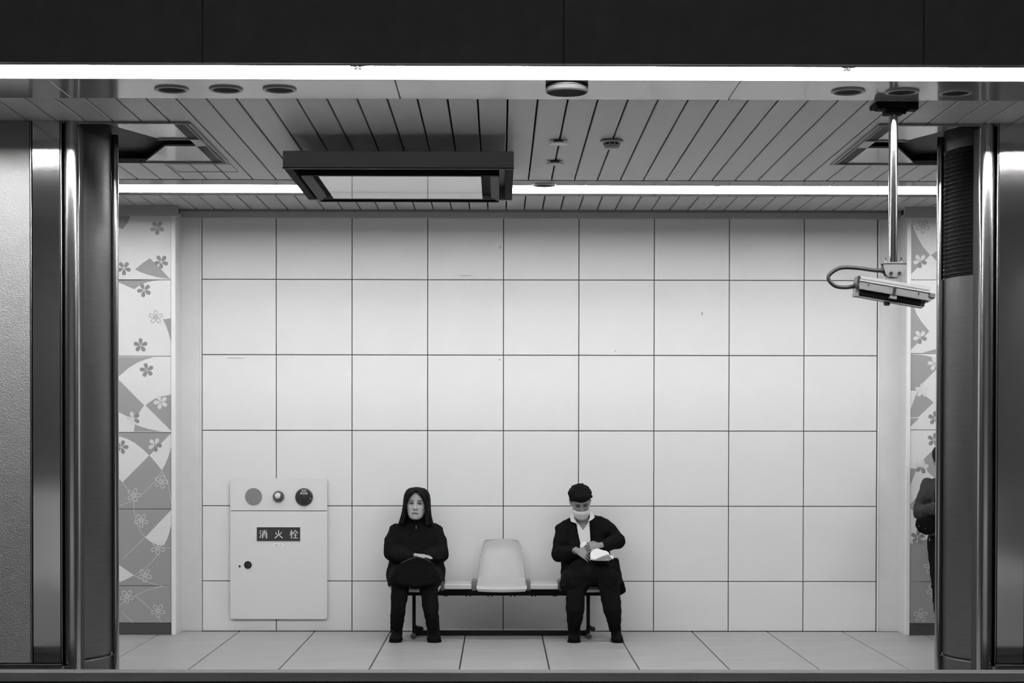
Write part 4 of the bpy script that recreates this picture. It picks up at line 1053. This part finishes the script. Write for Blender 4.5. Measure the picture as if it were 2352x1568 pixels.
# ------------------------------------------------------------------ masked person, right
def man():
    base = P(1350, 1440, 13.35); base.z = 0
    t = thing('person', 'seated person with short curly hair and white face mask, head bowed', 'person', base)
    HC = P(1333, 1153, 13.40); MH_ = Matrix.Translation(HC) @ Matrix.Rotation(R(-4), 4, 'Y') @ Matrix.Rotation(math.pi + R(4), 4, 'Z') @ Matrix.Rotation(R(-26), 4, 'X')
    s = .97; Rm = MH_.to_3x3(); T = lambda p: MH_ @ (Vector(p) * s)
    A = dict(sl=P(1294, 1224, 13.52), sr=P(1384, 1216, 13.52), el=P(1283, 1272, 13.42), er=P(1422, 1242, 13.40), wl=P(1321, 1265, 13.19), wr=P(1382, 1253, 13.20),
             hl=P(1322, 1326, 13.53), hr=P(1385, 1326, 13.53), kl=P(1322, 1336, 13.14), kr=P(1398, 1336, 13.14), al=P(1318, 1450, 13.24), ar=P(1413, 1450, 13.24))
    bm = bmesh.new(); head_mesh(bm, MH_, s)
    limb(bm, [T((0, -.02, -.06)), P(1337, 1206, 13.52)], [.052, .056]); limb(bm, [P(1338, 1198, 13.47), P(1340, 1216, 13.448)], [.042, .036])
    torso(bm, [(P(1337, 1200, 13.53), .06, .05), (P(1337, 1212, 13.53), .155, .080), (P(1340, 1240, 13.52), .15, .10), (P(1348, 1285, 13.53), .14, .11), (P(1352, 1318, 13.54), .16, .12), (P(1352, 1330, 13.54), .14, .10)])
    for q in ('l', 'r'):
        limb(bm, [A['s' + q], A['e' + q], A['w' + q]], [.045, .040, .026])
        limb(bm, [A['h' + q], A['k' + q], A['a' + q]], [.070, .055, .036])
        limb(bm, [A['a' + q] + Vector((0, .02, .0)), A['a' + q] + Vector((0, -.05, -.03))], [.022, .018])
    hand(bm, P(1326, 1264, 13.16), (.85, -.25, -.42), (-.1, -.75, .6), (.1, -.3, .9), .35, .92)
    hand(bm, P(1377, 1252, 13.17), (-.92, -.28, -.16), (.05, -.75, .6), (0, -.2, .9), .45, .92)
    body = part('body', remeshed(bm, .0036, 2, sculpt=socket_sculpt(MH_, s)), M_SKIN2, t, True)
    face_parts(MH_, s, body, mouth=False, closed=True)
    # mask
    bm = bmesh.new(); rows = []
    for z, w_, f in ((-.022, .064, .115), (-.030, .069, .117), (-.045, .070, .116), (-.060, .068, .113), (-.078, .062, .110), (-.095, .054, .106), (-.108, .040, .099), (-.116, .024, .088)):
        row = []
        for k in range(17):
            a = (-1 + k / 8) * 1.15; pl = .0012 * (1 if int((z + .2) * 1000) % 2 else -1)
            row.append(bm.verts.new(T((w_ * math.sin(a) * 1.06, .027 + (f - .020) * math.cos(a) ** .75 + pl, z))))
        rows.append(row)
    for r0, r1 in zip(rows, rows[1:]):
        for k in range(16): bm.faces.new((r0[k], r0[k + 1], r1[k + 1], r1[k]))
    bmesh.ops.recalc_face_normals(bm, faces=bm.faces); bmesh.ops.solidify(bm, geom=bm.faces[:], thickness=.0025)
    mk = part('face_mask', bm, M_MASK, t, True)
    for z in (-.042, -.058, -.074):
        q = [T((.069 * math.sin(a) * 1.02, .027 + .0985 * math.cos(a) ** .75, z)) for a in [(-1 + k / 6) * 1.0 for k in range(13)]]
        part('mask_pleat', tube(bmesh.new(), q, .0014, 6), mat('mask_shade', .6, .8), mk, True)
    for sx in (-1, 1):
        part('ear_loop', tube(bmesh.new(), curve_pts([T((sx * .060, .055, -.032)), T((sx * .078, .015, -.012)), T((sx * .082, -.014, .012))], 4), .0015, 6), M_MASK, mk, True)
    # curly hair
    bm = bmesh.new()
    ellipsoid(bm, T((0, -.022, .056)), (.090 * s, .104 * s, .080 * s), Rm, 24, 16)
    ellipsoid(bm, T((0, .036, .074)), (.076 * s, .072 * s, .046 * s), Rm)
    ellipsoid(bm, T((0, -.050, .0)), (.084 * s, .068 * s, .080 * s), Rm)
    rnd = random.Random(3)
    for k in range(150):
        u = rnd.uniform(0, 2 * math.pi); v = rnd.uniform(-.25, 1.0)
        cv = math.sqrt(max(0, 1 - min(v, 1) ** 2)); p = Vector((.088 * cv * math.cos(u), -.016 + .104 * cv * math.sin(u), .056 + .076 * v))
        if p.y > .055 and p.z < .055: continue
        ellipsoid(bm, T(p), (rnd.uniform(.008, .014),) * 3, None, 8, 6)
    part('hair', remeshed(bm, .005, 1, .003, 60), M_HAIRC, t, True)
    # shirt front and collar
    yS = 13.395
    bm = bmesh.new()
    pts = [(1324, 1199), (1331, 1206), (1338, 1216), (1341, 1216), (1347, 1206), (1354, 1196), (1356, 1240), (1353, 1250), (1333, 1248), (1328, 1225)]
    rings = []
    for dy, sc in ((0, .94), (.012, 1.02), (.07, 1.05)):
        c_ = P(1342, 1224, yS); rings.append([c_ + Vector(((P(x, y, yS) - c_).x * sc, dy + .0011 * (1224 - y) * .8, (P(x, y, yS) - c_).z)) for x, y in pts])
    loft(bm, rings); bmesh.ops.triangulate(bm, faces=[f for f in bm.faces if len(f.verts) > 4])
    sh = part('shirt', bm, M_SHIRT, t, False)
    def flap(pts, y0_, y1_):
        bm = bmesh.new(); q = [P(x, y, y0_ + (y1_ - y0_) * k_) for x, y, k_ in pts]; prism(bm, q, (0, .008, 0)); return bm
    part('shirt_collar', flap([(1312, 1176, 1), (1309.5, 1188, .6), (1311, 1197, .2), (1326, 1202.5, 0), (1319, 1188, .5)], 13.385, 13.46), M_SHIRT, sh)
    part('shirt_collar', flap([(1356.5, 1172, 1), (1366.5, 1187, .5), (1360, 1193, .2), (1351, 1198, 0), (1355, 1185, .5)], 13.385, 13.46), M_SHIRT, sh)
    for y in (1213, 1229): part('button', lathe(bmesh.new(), P(1338.5, y, 13.397 if y > 1220 else 13.41), [(.0045, 0), (.0045, .003)], (0, -1, 0), 12), M_GPLAS, sh)
    # jacket
    bm = bmesh.new()
    torso(bm, [(P(1337, 1194, 13.545), .070, .040), (P(1337, 1200, 13.545), .105, .062), (P(1338, 1208, 13.54), .150, .082), (P(1340, 1220, 13.53), .178, .100), (P(1342, 1245, 13.52), .185, .115), (P(1346, 1280, 13.51), .195, .135), (P(1352, 1320, 13.51), .215, .16), (P(1352, 1338, 13.51), .20, .15)])
    limb(bm, [P(1295, 1222, 13.52), (A['sl'] + A['el']) / 2, A['el'] + Vector((.004, 0, 0)), P(1318, 1268, 13.22)], [.072, .066, .066, .046])
    limb(bm, [P(1387, 1208, 13.52), P(1402, 1224, 13.46), A['er'] + Vector((-.01, 0, 0)), P(1387, 1254, 13.215)], [.066, .068, .064, .044])
    limb(bm, [P(1318, 1212, 13.46), P(1319, 1240, 13.43), P(1322, 1275, 13.40)], [.045, .052, .07])
    limb(bm, [P(1366, 1206, 13.46), P(1371, 1240, 13.43), P(1372, 1275, 13.38)], [.045, .052, .07])
    limb(bm, [P(1345, 1268, 13.46), P(1345, 1290, 13.42)], [.09, .10])
    limb(bm, [P(1320, 1197, 13.53), P(1306, 1206, 13.53), P(1290, 1217, 13.53)], [.040, .052, .056]); limb(bm, [P(1352, 1193, 13.53), P(1372, 1199, 13.53), P(1388, 1207, 13.53)], [.040, .052, .058])
    part('jacket', remeshed(bm, .009, 12, .008, 11), M_COAT2, t, True)
    # long apron / skirt over the knees
    bm = bmesh.new()
    limb(bm, [A['hl'] + Vector((-.02, 0, 0)), A['kl'] + Vector((-.015, .03, .006))], [.095, .090])
    limb(bm, [A['hr'] + Vector((.02, 0, 0)), A['kr'] + Vector((.0, .03, .006))], [.100, .092])
    limb(bm, [P(1350, 1316, 13.45), P(1355, 1318, 13.17)], [.10, .09]); limb(bm, [P(1304, 1343, 13.17), P(1334, 1343, 13.17)], [.065, .065])
    limb(bm, [P(1330, 1305, 13.2), P(1385, 1305, 13.2)], [.075, .075])
    limb(bm, [P(1385, 1300, 13.40), P(1408, 1305, 13.3), P(1412, 1330, 13.28)], [.06, .045, .06])
    prism(bm, [P(x, y, 13.30) for x, y in ((1300, 1300), (1420, 1282), (1424, 1305), (1438, 1358), (1424, 1367), (1400, 1366), (1345, 1362), (1296, 1366), (1288, 1340))], (0, .12, 0))
    part('skirt', remeshed(bm, .009, 6, .008, 12), M_COAT2, t, True)
    bm = bmesh.new()
    limb(bm, [A['hl'], A['kl'], P(1321, 1396, 13.15), P(1320, 1425, 13.20), A['al'] + Vector((0, 0, .02))], [.085, .078, .070, .060, .048])
    limb(bm, [A['hr'], A['kr'], P(1406, 1396, 13.15), P(1411, 1428, 13.20), A['ar'] + Vector((0, 0, .02))], [.085, .080, .072, .052, .046])
    part('trousers', remeshed(bm, .008, 3, .006, 13), M_TROU, t, True)
    shoe(A['al'].x + .003, 13.235, -.05, t, .95, 1.1); shoe(A['ar'].x + .006, 13.235, .03, t, .95, 1.0)
    # white cloth cuff + packet
    bm = bmesh.new(); ellipsoid(bm, P(1342, 1254, 13.21), (.036, .03, .034))
    part('cuff', remeshed(bm, .005, 2, .004, 30), M_SHIRT, t, True)
    b = thing('paper_packet', 'crumpled white paper packet held in the hands of the masked person', 'packet', P(1380, 1280, 13.1))
    bm = bmesh.new()
    y0_ = 13.09
    top_ = [(1356, 1272), (1362, 1263), (1372, 1260), (1384, 1264), (1396, 1267), (1402, 1276), (1410, 1277), (1408, 1283), (1392, 1282), (1370, 1284), (1356, 1284)]
    bot_ = [(1358, 1283), (1380, 1277), (1398, 1275), (1406, 1284), (1395, 1286), (1375, 1286)]
    c_ = P(1382, 1274, y0_); rings = []
    for dy, sc in ((-.022, .90), (-.014, 1.0), (.02, 1.0), (.045, .9)):
        rings.append([c_ + (P(x, y, y0_) - c_) * sc + Vector((0, dy + (1274 - y) * .0035, 0)) for x, y in top_])
    loft(bm, rings); part('packet_body', remeshed(bm, .004, 1, .004, 45), M_PAPER, b, True)
    bm = bmesh.new(); prism(bm, [P(x, y, 13.035) for x, y in ((1358, 1287), (1372, 1282), (1390, 1275), (1399, 1273), (1406, 1284), (1397, 1288))], (0, .03, 0)); part('packet_fold', remeshed(bm, .004, 1, .003, 45), mat('paper_shade', .35, .7), b, True)
    return t
man()

# ------------------------------------------------------------------ third person, half hidden behind the right column
def third():
    base = P(2172, 1440, 13.2); base.z = 0
    t = thing('person', 'standing person in a charcoal jacket, mostly hidden behind the right column', 'person', base)
    Y = 13.2
    HC = P(2168, 1058, 13.14); MH_ = Matrix.Translation(HC) @ Matrix.Rotation(math.pi + R(-15), 4, 'Z') @ Matrix.Rotation(R(-25), 4, 'X')
    A = dict(sl=P(2132, 1116, 13.2), sr=P(2218, 1112, 13.2), el=P(2112, 1176, 13.14), er=P(2232, 1180, 13.16), wl=P(2150, 1168, 12.98), wr=P(2180, 1172, 12.98), hl=P(2158, 1240, 13.22), hr=P(2200, 1240, 13.22), kl=P(2162, 1345, 13.18), kr=P(2200, 1345, 13.18), al=P(2166, 1448, 13.24), ar=P(2204, 1448, 13.24))
    bm = bmesh.new(); head_mesh(bm, MH_, .95)
    limb(bm, [HC + Vector((0, .04, -.06)), P(2175, 1110, 13.22)], [.05, .055])
    torso(bm, [(P(2175, 1108, 13.2), .06, .05), (P(2175, 1118, 13.2), .14, .075), (P(2175, 1160, 13.2), .135, .09), (P(2177, 1200, 13.2), .12, .09), (P(2178, 1240, 13.2), .15, .10), (P(2178, 1255, 13.2), .13, .09)])
    for q in ('l', 'r'):
        limb(bm, [A['s' + q], A['e' + q], A['w' + q]], [.042, .036, .024])
        limb(bm, [A['h' + q], A['k' + q], A['a' + q]], [.078, .055, .038])
        limb(bm, [A['a' + q] + Vector((0, .02, .0)), A['a' + q] + Vector((0, -.05, -.03))], [.022, .018])
    hand(bm, A['wl'], (.6, -.7, .2), (-.5, -.2, .8), (0, 0, 1), .5, .9); hand(bm, A['wr'], (-.6, -.7, .2), (.5, -.2, .8), (0, 0, 1), .5, .9)
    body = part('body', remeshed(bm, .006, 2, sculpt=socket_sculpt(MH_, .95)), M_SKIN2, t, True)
    face_parts(MH_, .95, body)
    bm = bmesh.new()
    torso(bm, [(P(2175, 1096, 13.2), .075, .06), (P(2175, 1104, 13.2), .13, .08), (P(2175, 1112, 13.2), .185, .10), (P(2175, 1140, 13.2), .180, .115), (P(2176, 1180, 13.2), .165, .12), (P(2178, 1222, 13.2), .170, .125), (P(2178, 1228, 13.2), .165, .12)])
    limb(bm, [A['sl'], (A['sl'] + A['el']) / 2, A['el'], A['wl']], [.062, .060, .056, .046]); limb(bm, [A['sr'], A['er'], A['wr']], [.062, .056, .046])
    part('jacket', remeshed(bm, .009, 2, .012, 13), M_COAT3, t, True)
    bm = bmesh.new()
    for q in ('l', 'r'): limb(bm, [A['h' + q], A['k' + q], A['a' + q] + Vector((0, 0, .03))], [.095, .075, .055])
    limb(bm, [P(2165, 1235, 13.2), P(2195, 1235, 13.2)], [.11, .11])
    part('trousers', remeshed(bm, .009, 3, .006, 13), M_TROU, t, True)
    for q in ('l', 'r'): shoe(A['a' + q].x, 13.22, 0, t, .95)
    bm = bmesh.new(); T = lambda p: MH_ @ (Vector(p) * .95); ellipsoid(bm, T((0, -.022, .045)), (.088, .104, .086), MH_.to_3x3(), 24, 16); ellipsoid(bm, T((0, -.05, -.01)), (.084, .068, .09), MH_.to_3x3())
    part('hair', remeshed(bm, .007, 1, .004, 30), M_HAIR, t, True)
    b = thing('shoulder_bag', 'black shoulder bag with metal studs carried by the half hidden person', 'bag', P(2124, 1206, 13.0))
    bm = bmesh.new(); pts = [(2106, 1190), (2140, 1184), (2150, 1200), (2148, 1222), (2128, 1228), (2112, 1222), (2104, 1208)]; c_ = P(2128, 1206, 13.0)
    loft(bm, [[c_ + Vector(((P(x, y, 13.0) - c_).x * sc, dy, (P(x, y, 13.0) - c_).z * sc)) for x, y in pts] for dy, sc in ((-.04, .85), (-.02, 1), (.02, 1), (.04, .85))])
    part('bag_body', remeshed(bm, .007, 3, .004, 14), M_BAGK, b, True)
    for px, py in ((2111, 1208), (2125, 1213)): part('stud', ellipsoid(bmesh.new(), P(px, py, 12.955), (.005, .006, .005)), M_STEEL, b, True)
    part('strap', tube(bmesh.new(), curve_pts([P(2140, 1190, 13.05), P(2150, 1150, 13.05), P(2160, 1104, 13.12)], 5), (.004, .014), 8), M_BAGK, b, True)
third()
